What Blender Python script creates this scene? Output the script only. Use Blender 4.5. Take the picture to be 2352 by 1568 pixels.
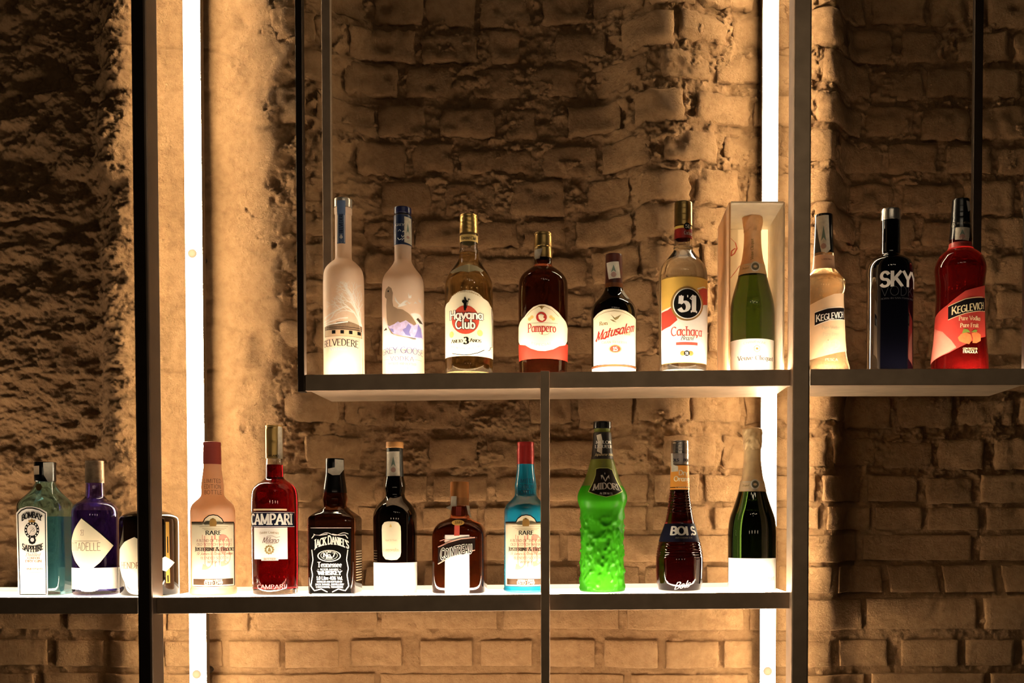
import bpy, bmesh, math, random
import numpy as np
from mathutils import Vector

for _o in list(bpy.data.objects):
    bpy.data.objects.remove(_o, do_unlink=True)
SC = bpy.context.scene
COL = SC.collection
W, H = 2352, 1568
F = 2290.0                       # focal length in pixels of a 2352 px wide frame
PITCH = math.radians(1.5)        # camera tips down a touch
CX, HOR = 1355.0, 1205.0         # where depth lines meet / eye level
CY = HOR + F * math.tan(PITCH)
CAMZ = 1.5

# ------------------------------------------------------------------ camera
cam = bpy.data.cameras.new('camera')
cam.sensor_fit = 'HORIZONTAL'; cam.sensor_width = 36.0
cam.lens = 36.0 * F / W
cam.shift_x = (W / 2 - CX) / W
cam.shift_y = (CY - H / 2) / W
cam.clip_start = 0.05; cam.clip_end = 50
camo = bpy.data.objects.new('camera', cam); COL.objects.link(camo)
camo.location = (0, 0, CAMZ)
camo.rotation_euler = (math.pi / 2 - PITCH, 0, 0)
SC.camera = camo

# ------------------------------------------------------------------ world, exposure, room lamps, rail fill
wd = bpy.data.worlds.new('world'); SC.world = wd; wd.use_nodes = True
bg = wd.node_tree.nodes['Background']
bg.inputs[0].default_value = (1.0, 0.72, 0.45, 1); bg.inputs[1].default_value = 0.006
vs = SC.view_settings
vs.view_transform = 'Standard'; vs.look = 'None'; vs.exposure = 0.0; vs.gamma = 1.0
vs.use_curve_mapping = False
try:
    SC.cycles.use_denoising = True
    SC.cycles.use_adaptive_sampling = True; SC.cycles.adaptive_threshold = .025
    SC.cycles.max_bounces = 9; SC.cycles.transmission_bounces = 9; SC.cycles.glossy_bounces = 4
    SC.cycles.diffuse_bounces = 2; SC.cycles.transparent_max_bounces = 16
    SC.cycles.sample_clamp_indirect = 6.0
except Exception:
    pass
ROOM_W = 1.0
for i, (lx, ly, lz) in enumerate([(-.25, .25, 2.75), (.05, .1, 2.85), (.3, .3, 2.7), (.55, .1, 2.8), (.15, -.3, 2.9), (.75, .35, 2.65)]):
    ld = bpy.data.lights.new('ceiling_bulb', 'POINT')
    ld.energy = ROOM_W; ld.color = (1, .8, .55); ld.shadow_soft_size = 0.025
    lo = bpy.data.objects.new('ceiling_bulb', ld); COL.objects.link(lo); lo.location = (lx, ly, lz)

for lx in (-.9, -.2, .5, 1.2):      # unseen fill lamps added behind the camera to brighten the steel rails
    ld = bpy.data.lights.new('pendant_bulb', 'POINT'); ld.energy = 2.8; ld.color = (1, .76, .5); ld.shadow_soft_size = .09
    lo = bpy.data.objects.new('pendant_bulb', ld); COL.objects.link(lo); lo.location = (lx, -1.1, 1.72)
BAR_L = 140.0       # wall light bars
STRIP_L = 118.0    # shelf light strips
PANEL_L = 3.2      # glow of the shelf panels
BAR_C = (1.0, .80, .52)
STRIP_C = (1.0, .79, .56)

# ------------------------------------------------------------------ helpers
def unproj(px, py, Y):
    """image point -> world (x, z) on the vertical plane y = Y"""
    u = (px - CX) / F; v = (CY - py) / F
    dy = math.cos(PITCH) + v * math.sin(PITCH)
    dz = -math.sin(PITCH) + v * math.cos(PITCH)
    return u * Y / dy, CAMZ + dz * Y / dy

def setp(o, label=None, cat=None, group=None, kind=None):
    if label: o['label'] = label
    if cat: o['category'] = cat
    if group: o['group'] = group
    if kind: o['kind'] = kind
    return o

def mobj(name, verts, faces, mat, parent=None, smooth=False, loc=None):
    me = bpy.data.meshes.new(name)
    me.from_pydata([tuple(v) for v in verts], [], [tuple(f) for f in faces])
    if mat: me.materials.append(mat)
    if smooth: me.shade_smooth()
    me.update()
    o = bpy.data.objects.new(name, me); COL.objects.link(o)
    if loc: o.location = loc
    if parent: o.parent = parent
    return o

def bmobj(name, bm, mat, parent=None, smooth=False):
    me = bpy.data.meshes.new(name); bm.to_mesh(me); bm.free()
    me.materials.append(mat)
    if smooth: me.shade_smooth()
    o = bpy.data.objects.new(name, me); COL.objects.link(o)
    if parent: o.parent = parent
    return o

def empty(name, loc):
    o = bpy.data.objects.new(name, None); COL.objects.link(o); o.location = loc
    o.empty_display_size = .05
    return o

def slab(name, x0, x1, y0, y1, zt, th, mat, parent=None, bev=0.0, orig=(0, 0, 0)):
    """box whose top follows zt(x) (a number or a function)"""
    f = zt if callable(zt) else (lambda x: zt)
    ox, oy, oz = orig
    v = []
    for x in (x0, x1):
        for y in (y0, y1):
            for t in (th, 0):
                v.append((x - ox, y - oy, f(x) - t - oz))
    fs = [(0, 1, 3, 2), (4, 6, 7, 5), (0, 4, 5, 1), (2, 3, 7, 6), (0, 2, 6, 4), (1, 5, 7, 3)]
    if bev <= 0:
        return mobj(name, v, fs, mat, parent)
    bm = bmesh.new()
    bv = [bm.verts.new(p) for p in v]
    for q in fs: bm.faces.new([bv[i] for i in q])
    bmesh.ops.recalc_face_normals(bm, faces=bm.faces[:])
    bmesh.ops.bevel(bm, geom=bm.edges[:], offset=bev, segments=2, profile=.5, affect='EDGES')
    return bmobj(name, bm, mat, parent)

# ------------------------------------------------------------------ materials
MATS = {}
def NT(m): return m.node_tree.nodes, m.node_tree.links

def M(name, col, rough=.5, metal=0., trans=0., ior=1.45, coat=0., var=.06, vscale=40., bump=0., bscale=200., translucent=0., spec=.5):
    if name in MATS: return MATS[name]
    m = bpy.data.materials.new(name); m.use_nodes = True; MATS[name] = m
    n, l = NT(m); p = n['Principled BSDF']
    p.inputs['Roughness'].default_value = rough; p.inputs['Metallic'].default_value = metal
    p.inputs['Transmission Weight'].default_value = trans; p.inputs['IOR'].default_value = ior
    p.inputs['Coat Weight'].default_value = coat; p.inputs['Coat Roughness'].default_value = .04
    p.inputs['Specular IOR Level'].default_value = spec
    tc = n.new('ShaderNodeTexCoord')
    nz = n.new('ShaderNodeTexNoise'); nz.inputs['Scale'].default_value = vscale; nz.inputs['Detail'].default_value = 4
    l.new(tc.outputs['Object'], nz.inputs['Vector'])
    cr = n.new('ShaderNodeValToRGB')
    cr.color_ramp.elements[0].position = .3; cr.color_ramp.elements[1].position = .7
    cr.color_ramp.elements[0].color = tuple(max(0, c * (1 - var)) for c in col[:3]) + (1,)
    cr.color_ramp.elements[1].color = tuple(min(1, c * (1 + var)) for c in col[:3]) + (1,)
    l.new(nz.outputs['Fac'], cr.inputs['Fac'])
    l.new(cr.outputs['Color'], p.inputs['Base Color'])
    if bump:
        nb = n.new('ShaderNodeTexNoise'); nb.inputs['Scale'].default_value = bscale; nb.inputs['Detail'].default_value = 5
        l.new(tc.outputs['Object'], nb.inputs['Vector'])
        b = n.new('ShaderNodeBump'); b.inputs['Strength'].default_value = bump; b.inputs['Distance'].default_value = .001
        l.new(nb.outputs['Fac'], b.inputs['Height']); l.new(b.outputs['Normal'], p.inputs['Normal'])
    if translucent:
        t = n.new('ShaderNodeBsdfTranslucent'); l.new(cr.outputs['Color'], t.inputs['Color'])
        mx = n.new('ShaderNodeMixShader'); mx.inputs[0].default_value = translucent
        out = [q for q in n if q.type == 'OUTPUT_MATERIAL'][0]
        l.new(p.outputs[0], mx.inputs[1]); l.new(t.outputs[0], mx.inputs[2]); l.new(mx.outputs[0], out.inputs['Surface'])
    return m

def emitter(name, col, strength, base=(.8, .8, .8), var=.03):
    if name in MATS: return MATS[name]
    m = M(name, base, .4)
    n, l = NT(m); p = n['Principled BSDF']
    p.inputs['Emission Color'].default_value = (*col, 1)
    p.inputs['Emission Strength'].default_value = strength
    return m

def wall_mat():
    m = bpy.data.materials.new('painted_masonry'); m.use_nodes = True
    n, l = NT(m); p = n['Principled BSDF']
    p.inputs['Roughness'].default_value = .82; p.inputs['Specular IOR Level'].default_value = .25
    tc = n.new('ShaderNodeTexCoord')
    def noise(s, d=6, r=.6):
        k = n.new('ShaderNodeTexNoise'); k.inputs['Scale'].default_value = s; k.inputs['Detail'].default_value = d
        k.inputs['Roughness'].default_value = r; l.new(tc.outputs['Object'], k.inputs['Vector']); return k
    a = noise(3.5); cr = n.new('ShaderNodeValToRGB')
    e = cr.color_ramp.elements
    e[0].position = .3; e[0].color = (.265, .146, .064, 1)
    e[1].position = .72; e[1].color = (.35, .202, .094, 1)
    l.new(a.outputs['Fac'], cr.inputs['Fac'])
    a2 = noise(60, 5); mx = n.new('ShaderNodeMix'); mx.data_type = 'RGBA'; mx.blend_type = 'MULTIPLY'
    cr2 = n.new('ShaderNodeValToRGB'); cr2.color_ramp.elements[0].position = .35; cr2.color_ramp.elements[0].color = (.8, .78, .75, 1)
    cr2.color_ramp.elements[1].position = .6; cr2.color_ramp.elements[1].color = (1, 1, 1, 1)
    l.new(a2.outputs['Fac'], cr2.inputs['Fac'])
    mx.inputs['Factor'].default_value = 1
    l.new(cr.outputs['Color'], mx.inputs['A']); l.new(cr2.outputs['Color'], mx.inputs['B'])
    l.new(mx.outputs['Result'], p.inputs['Base Color'])
    f1 = noise(190, 10, .72); f2 = noise(38, 5, .6)
    vo = n.new('ShaderNodeTexVoronoi'); vo.inputs['Scale'].default_value = 90; l.new(tc.outputs['Object'], vo.inputs['Vector'])
    ms = n.new('ShaderNodeMath'); ms.operation = 'MULTIPLY_ADD'; ms.inputs[1].default_value = .8
    l.new(f2.outputs['Fac'], ms.inputs[0]); l.new(f1.outputs['Fac'], ms.inputs[2])
    pit = n.new('ShaderNodeMapRange'); pit.inputs['From Min'].default_value = .0; pit.inputs['From Max'].default_value = .25
    pit.inputs['To Min'].default_value = -.25; pit.inputs['To Max'].default_value = 0
    l.new(vo.outputs['Distance'], pit.inputs['Value'])
    ms2 = n.new('ShaderNodeMath'); ms2.operation = 'ADD'; l.new(ms.outputs[0], ms2.inputs[0]); l.new(pit.outputs[0], ms2.inputs[1])
    b = n.new('ShaderNodeBump'); b.inputs['Strength'].default_value = .85; b.inputs['Distance'].default_value = .006
    l.new(ms2.outputs[0], b.inputs['Height']); l.new(b.outputs['Normal'], p.inputs['Normal'])
    return m
WALLM = wall_mat()
STEEL = M('brushed_dark_steel', (.5, .375, .265), .5, .85, var=.12, vscale=30, bump=.06, bscale=350)
STEELD = M('blackened_steel', (.055, .038, .027), .4, .8, var=.15, vscale=25, bump=.05)
SHELFTOP = emitter('lit_white_shelf_panel', STRIP_C, PANEL_L, (.82, .8, .76))
STRIPM = emitter('light_strip_diffuser', STRIP_C, STRIP_L)
BARM = emitter('light_bar_side_lens', BAR_C, BAR_L)
BARF = emitter('light_bar_diffuser', (1.0, .84, .6), 15.0)
SCREW = M('translucent_screw_cap', (.11, .085, .058), .4, translucent=.9)

# ------------------------------------------------------------------ wall
ZW = 2.06                                   # mean wall plane
def wpx(x, z): return CX + F * x / ZW, HOR - F * (z - CAMZ) / ZW
def wx(a): return (a - CX) * ZW / F
def wz(b): return CAMZ + (HOR - b) * ZW / F

_tabs = {}
def vnoise(x, y, seed):
    if seed not in _tabs: _tabs[seed] = np.random.RandomState(seed).rand(256, 256)
    t = _tabs[seed]
    xi = np.floor(x).astype(int); yi = np.floor(y).astype(int)
    fx = x - xi; fy = y - yi
    fx = fx * fx * fx * (fx * (fx * 6 - 15) + 10); fy = fy * fy * fy * (fy * (fy * 6 - 15) + 10)
    x0 = xi & 255; x1 = (xi + 1) & 255; y0 = yi & 255; y1 = (yi + 1) & 255
    return (t[x0, y0] * (1 - fx) + t[x1, y0] * fx) * (1 - fy) + (t[x0, y1] * (1 - fx) + t[x1, y1] * fx) * fy
def fbm(x, y, octv, seed, gain=.5):
    s = 0; a = 1; tot = 0
    for i in range(octv):
        s = s + a * (vnoise(x * 2 ** i + 7.3 * i, y * 2 ** i + 3.1 * i, seed + i) - .5); tot += a; a *= gain
    return s / tot * 2
def ridged(x, y, octv, seed):
    s = 0; a = 1; tot = 0
    for i in range(octv):
        s = s + a * (1 - np.abs(vnoise(x * 2 ** i, y * 2 ** i, seed + i) * 2 - 1)); tot += a; a *= .5
    return s / tot
def sstep(e0, e1, x):
    t = np.clip((x - e0) / (e1 - e0), 0, 1); return t * t * (3 - 2 * t)

def plaster_mask(a, b):
    """1 where thick render hides the bricks"""
    e = 655 + 40 * fbm(a / 90, b / 90, 2, 71)
    m = 1 - sstep(e - 30, e + 60, a)
    return m * (1 - sstep(1330, 1400, b + 30 * fbm(a / 70, b / 70, 2, 75)))

def bulge(a, b):
    """swell of masonry beside the light bars, hollows deepened to shade the far wall"""
    m = 1 + .3 * fbm(a / 400, b / 170, 3, 81)
    out = 0
    for c, sg, ko in ((445., 1, 1.65), (1768., -1, 2.0)):
        d = (a - c) * sg
        d = np.where(d < 0, -d * ko, d) + 30 * fbm(a / 90, b / 75, 3, 83)
        out = out + .031 * m * sstep(70, 235, d) * (1 - sstep(250, 365, d)) - .062 * sstep(275, 425, d)
    return (out + .062) * (1 - .75 * sstep(1280, 1420, b))

def relief(a, b):
    """height of mortar and render towards the room, metres"""
    big = .006 * fbm(a / 260, b / 260, 3, 11)
    pm = plaster_mask(a, b)
    up = 1 - sstep(940, 1260, b)            # upper, more worn half
    lump = fbm(a / 22, b / 18, 4, 21, .62)
    rid = ridged(a / 26, b / 18, 4, 31) - .5
    over = sstep(.10, .42, fbm(a / 62, b / 40, 5, 41, .66))          # mortar that squeezed out
    mort = -.0075 - .0045 * up + .0035 * lump + .003 * rid + (.0105 * over + .0045 * lump + .003 * rid) * up
    mort += .004 * sstep(.25, .6, fbm(a / 60, b / 40, 3, 44)) * (1 - up)
    rough = 1 - sstep(250, 400, a)
    strat = ridged(a / 130 + .4 * fbm(a / 60, b / 60, 3, 53), b / 60 + a / 500, 5, 51) - .55
    lumpy = fbm(a / 42, b / 30, 5, 55, .68)
    smooth = .0022 * fbm(a / 60, b / 60, 4, 61) - .006 * sstep(.35, .75, fbm(a / 26, b / 34, 3, 63)) * sstep(500, 600, a)
    slab_ = .012 * (sstep(-.1, .12, fbm(a / 210, b / 120, 3, 57)) - .5)
    rend = .006 + (.016 * strat + .017 * lumpy + slab_) * rough + smooth * (1 - rough) + .0016 * lumpy * (1 - rough)
    cut = sstep(.0, .2, np.abs(vnoise(a / 400, b / 90 + .3 * fbm(a / 200, b / 200, 2, 66), 65) - .5) * 2)
    rend -= .008 * (1 - cut) * (1 - .6 * (1 - rough))
    fall = -.02 * (1 - sstep(-60, 300, a))                  # the render leans back at the far left
    big = big + bulge(a, b)
    return big + pm * rend + (1 - pm) * mort

def axis(lo, hi, step, outer):
    mid = np.arange(lo, hi + step, step)
    return np.concatenate([np.array(outer[0]), mid, np.array(outer[1])])
av = axis(-140, 2500, 2.8, ([-2600, -1400, -700, -350, -200], [2560, 2700, 3100, 3700]))
bv = axis(-140, 1720, 2.8, ([-1400, -800, -400, -220], [1780, 1950, 2300, 2870]))
A, B = np.meshgrid(av, bv)
RH = relief(A, B)
inside = sstep(-170, -120, A) * (1 - sstep(2490, 2540, A)) * sstep(-170, -120, B) * (1 - sstep(1710, 1760, B))
RH = RH * inside - .058 * (1 - inside)
ny, nx = A.shape
co = np.empty((ny * nx, 3), dtype=np.float32)
co[:, 0] = ((A - CX) * ZW / F).ravel(); co[:, 1] = (ZW - RH).ravel(); co[:, 2] = (CAMZ + (HOR - B) * ZW / F).ravel()
idx = np.arange(ny * nx).reshape(ny, nx)
q = np.stack([idx[:-1, :-1], idx[1:, :-1], idx[1:, 1:], idx[:-1, 1:]], -1).reshape(-1, 4)
me = bpy.data.meshes.new('wall_back')
me.vertices.add(len(co)); me.vertices.foreach_set('co', co.ravel())
me.loops.add(q.size); me.loops.foreach_set('vertex_index', q.ravel().astype(np.int32))
me.polygons.add(len(q)); me.polygons.foreach_set('loop_start', np.arange(0, q.size, 4, dtype=np.int32))
me.update(calc_edges=True); me.shade_smooth(); me.materials.append(WALLM)
WALL = bpy.data.objects.new('wall_back', me); COL.objects.link(WALL)
setp(WALL, 'rough painted brick and plaster wall behind the shelves', kind='structure')

fl = mobj('floor', [(-3, -2.2, 0), (2.5, -2.2, 0), (2.5, 2.1, 0), (-3, 2.1, 0)], [(0, 1, 2, 3)],
          M('dark_floor_boards', (.03, .02, .014), .6, bump=.2, bscale=12))
setp(fl, 'dark floor in front of the shelving', kind='structure')

rng = random.Random(5)
def brick(a0, b0, a1, b1, up):
    r = 3.0 + 3.0 * up
    def ticks(lo, hi, st):
        n_ = max(3, int((hi - lo - 2 * r) / st))
        return [lo, lo + .3, lo + r * .35, lo + r] + [lo + r + (hi - lo - 2 * r) * k / n_ for k in range(1, n_)] + [hi - r, hi - r * .35, hi - .3, hi]
    xs = np.array(ticks(a0, a1, 8.0)); ys = np.array(ticks(b0, b1, 8.0))
    X, Y = np.meshgrid(xs, ys)
    dx = np.minimum(X - a0, a1 - X); dy = np.minimum(Y - b0, b1 - Y)
    cr_ = r * (1 + 1.2 * up)
    ex = np.clip(1 - dx / cr_, 0, 1); ey = np.clip(1 - dy / cr_, 0, 1)
    e = np.sqrt(np.clip(1 - np.minimum(1, np.sqrt(ex ** 2 + ey ** 2)) ** 2, 0, 1))
    sd = rng.randrange(200, 900)
    face = rng.uniform(-.002, .0035) + rng.uniform(-.004, .003) * up
    tx = rng.uniform(-.002, .002); ty = rng.uniform(-.0015, .0015)
    h = face + tx * ((X - a0) / (a1 - a0) - .5) * 2 + ty * ((Y - b0) / (b1 - b0) - .5) * 2
    h = h + (.0008 + .0008 * up) * fbm(X / 24, Y / 20, 3, sd) + .006 * fbm(X / 260, Y / 260, 3, 11)
    h = h + bulge(X, Y)
    chip = sstep(.25, .6, fbm(X / 38, Y / 30, 2, sd + 5)) * (.3 + .7 * up)
    h = h - .006 * chip
    h = h - (.004 + .002 * up) * (1 - e)
    rim = (dx < .2) | (dy < .2)
    h = np.where(rim, h - .035, h)
    # ragged outline
    ox = (2.2 + 5.5 * up) * fbm(X / 17, Y / 17, 3, sd + 9, .6); oy = (1.6 + 5 * up) * fbm(X / 17, Y / 17, 3, sd + 13, .6)
    edge = np.clip(1 - np.minimum(dx, dy) / (r * 2), 0, 1)
    X = X + ox * edge; Y = Y + oy * edge
    ca, cb = (a0 + a1) / 2, (b0 + b1) / 2
    ny_, nx_ = X.shape
    v = np.stack([(X - ca) * ZW / F, -h, -(Y - cb) * ZW / F], -1).reshape(-1, 3)
    i_ = np.arange(ny_ * nx_).reshape(ny_, nx_)
    q_ = np.stack([i_[:-1, :-1], i_[1:, :-1], i_[1:, 1:], i_[:-1, 1:]], -1).reshape(-1, 4)
    o = mobj('brick', v.tolist(), q_.tolist(), WALLM, WALL, smooth=True, loc=(wx(ca), ZW, wz(cb)))
    return o

rows = [(-30, 38), (55, 122), (137, 205), (229, 298), (317, 382), (402, 474), (486, 552), (572, 640), (655, 722), (738, 806),
        (820, 888), (905, 972), (1004, 1072), (1090, 1151), (1164, 1217), (1229, 1289), (1301, 1362), (1376, 1447), (1472, 1533), (1550, 1625)]
known = {
    55: [(807, 945), (964, 1096), (1120, 1193), (1274, 1400)],
    137: [(1080, 1190), (1212, 1331), (1370, 1492)],
    229: [(864, 960), (1006, 1125), (1155, 1232), (1300, 1420), (1465, 1570)],
    317: [(818, 918), (933, 1029), (1050, 1215), (1245, 1365), (1385, 1500)],
    402: [(865, 985), (1020, 1135), (1165, 1290), (1345, 1450)],
    1004: [(1408, 1491), (1516, 1638)],
    1229: [(1850, 1982), (2002, 2260), (2280, 2530)],
    1301: [(1790, 1903), (1925, 2041), (2059, 2177), (2190, 2309), (2330, 2450)],
    1376: [(-120, 120), (140, 365), (382, 567), (590, 859), (869, 1138), (1154, 1421), (1441, 1708), (1722, 1985), (1999, 2256), (2274, 2510)],
    1472: [(-30, 92), (110, 225), (245, 358), (376, 505), (522, 642), (656, 774), (800, 918), (960, 1082), (1102, 1221), (1240, 1366), (1389, 1510), (1530, 1651), (1663, 1730), (1752, 1912), (1932, 2048), (2081, 2212), (2228, 2342), (2360, 2470)],
    1550: [(-100, 60), (80, 210), (230, 470), (484, 854), (866, 1433), (1451, 1720), (1738, 1993), (2011, 2272), (2287, 2520)],
}
NB = 0
for ri, (b0, b1) in enumerate(rows):
    up = float(1 - sstep(940, 1260, np.array(b0 + 30.)))
    spans = list(known.get(b0, []))
    lo = -100 if b0 > 1360 else (1170 if b0 in () else -100)
    x = -100 + (ri % 2) * 62 + rng.uniform(-15, 15)
    stretch = b0 in (1229, 1376, 1550)
    while x < 2490:
        w_ = (250 if stretch else 116) * rng.uniform(.86, 1.1)
        if not any(x < s1 + 12 and x + w_ > s0 - 12 for s0, s1 in spans) and b0 not in (1376, 1472, 1550):
            spans.append((x, x + w_))
            x += w_ + rng.uniform(13, 22)
        else:
            x += 14
    for (a0, a1) in sorted(spans):
        ac = (a0 + a1) / 2
        if b0 < 1340 and ac < 640: continue
        if up > .5 and (a0, a1) not in known.get(b0, []) and rng.random() < .03: continue   # lost under mortar
        jt = 5 * up + 1.5
        brick(a0 + rng.uniform(-jt, jt), b0 + rng.uniform(-jt, jt), a1 + rng.uniform(-jt, jt), b1 + rng.uniform(-jt, jt) , up)
        NB += 1
print('bricks', NB)

# ------------------------------------------------------------------ shelving rack
YF, YB = 1.80, 1.985
def line(p0, p1, Y=YF):
    (x0, z0), (x1, z1) = unproj(*p0, Y), unproj(*p1, Y)
    return lambda x: z0 + (z1 - z0) * (x - x0) / (x1 - x0)
ZUP = line((700, 862), (1806, 850))          # upper shelf, long part
ZUR = line((1862, 849), (2352, 848))         # upper shelf, right part
ZLO = line((380, 1374), (1800, 1362))        # lower shelf
ZLL = line((0, 1374), (322, 1374))           # lower shelf, left part
ZBT = line((0, 1745), (2352, 1735))          # shelf below the frame
def X(px, Y=YF): return unproj(px, 784, Y)[0]

rack_org = (X(1260), 1.88, 0.0)
RACK = empty('shelving_rack', rack_org)
setp(RACK, 'dark steel shelving rack holding two rows of lit bottles', 'shelving rack')
def rk(name, *a, **k): return slab(name, *a, parent=k.pop('parent', RACK), orig=k.pop('orig', rack_org), **k)
rk('post', X(308, 1.78), X(342, 1.78), 1.78, 1.83, 3.0, 3.0, STEELD, bev=.004)['label'] = 'blackened left post'
rk('post', X(1821, 1.78), X(1861, 1.78), 1.78, 1.83, 3.0, 3.0, STEEL, bev=.003)
def shelf(x0, x1, zf, ends=0):
    s = rk('shelf', x0, x1, YF + .012, YB, zf, .024, STEEL)
    def sub(nm, *a, **k):
        return slab(nm, *a, parent=s, orig=rack_org, **k) if False else slab(nm, *a, parent=s, **k, orig=rack_org)
    f1 = lambda x: zf(x) + .0015
    sub('front_rail', x0, x1, YF, YF + .012, f1, .0295, STEEL, bev=.0012)
    f2 = lambda x: zf(x) + .0012
    sub('light_panel', x0 + .002, x1 - .002, YF + .026, YB - .006, lambda x: zf(x) + .0006, .0005, SHELFTOP)
    sub('light_strip', x0 + .004, x1 - .004, YF + .0135, YF + .0245, f2, .001, STRIPM)
    sub('back_lip', x0, x1, YB - .005, YB, lambda x: zf(x) + .009, .009, M('white_back_lip', (.8, .78, .74), .5))
    return s
xl, xr = X(344, 1.80), X(1819, 1.80)
shelf(X(700), xr, ZUP)
shelf(X(1862), X(2367), ZUR)
shelf(xl, xr, ZLO)
shelf(X(-900), X(309), ZLL)
shelf(xl, xr, ZBT)
def hbar(px0, px1, y, d, zb, mat=STEEL, top=3.0):
    return rk('hanging_bar', X(px0, y), X(px1, y), y, y + d, top, top - zb, mat, bev=.001)
hbar(683, 698.5, YF - .002, .016, unproj(690, 900, YF)[1], STEELD)
hbar(743, 763, 1.962, .012, ZUP(X(753, 1.962)) - .02)
hbar(2232, 2252, 1.962, .012, ZUR(X(2242, 1.962)) - .02, STEELD)
hbar(2355, 2372, YF - .002, .016, ZUR(X(2362)) - .02, STEELD)
zt = unproj(1250, 851, 1.786)[1]
rk('front_strut', X(1241, 1.786), X(1262, 1.786), 1.786, 1.7985, zt, zt, STEEL, bev=.0012)

# ------------------------------------------------------------------ light bars on the wall
def light_bar(pxc, wpx_, label, screws):
    YL = 2.0
    x = X(pxc, YL); hw = wpx_ / 2 * YL / F
    org = (x, YL, .1)
    t = setp(empty('light_bar', org), label, 'light bar', 'upright light bars on the wall')
    slab('housing', x - hw, x + hw, YL + .009, YL + .027, 2.95, 2.85, STEELD, t, bev=.0008, orig=org)
    slab('diffuser', x - hw, x + hw, YL, YL + .0025, 2.95, 2.85, BARF, t, bev=.0006, orig=org)
    slab('side_lens', x - hw, x + hw, YL + .0025, YL + .009, 2.95, 2.85, BARM, t, orig=org)
    for py in screws:
        z = unproj(pxc, py, YL)[1]
        bm = bmesh.new()
        bmesh.ops.create_cone(bm, cap_ends=True, segments=20, radius1=.009, radius2=.0078, depth=.003)
        for v in bm.verts:
            a_, b_, c_ = v.co; v.co = (a_, -c_ - .0012, b_)
        bmesh.ops.recalc_face_normals(bm, faces=bm.faces[:])
        o = bmobj('screw_cap', bm, SCREW, t); o.location = (-.001, 0, z - .1)
        bm = bmesh.new()
        bmesh.ops.create_cone(bm, cap_ends=True, segments=12, radius1=.007, radius2=.007, depth=.06)
        for v in bm.verts:
            a_, b_, c_ = v.co; v.co = (a_, c_, b_)
        o = bmobj('standoff', bm, STEELD, t); o.location = (0, .055, z - .1)
light_bar(445, 35, 'glowing vertical light bar on the plaster beside the left post', (582, 1548))
light_bar(1768, 34, 'glowing vertical light bar behind the open gift box', (1541,))

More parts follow.
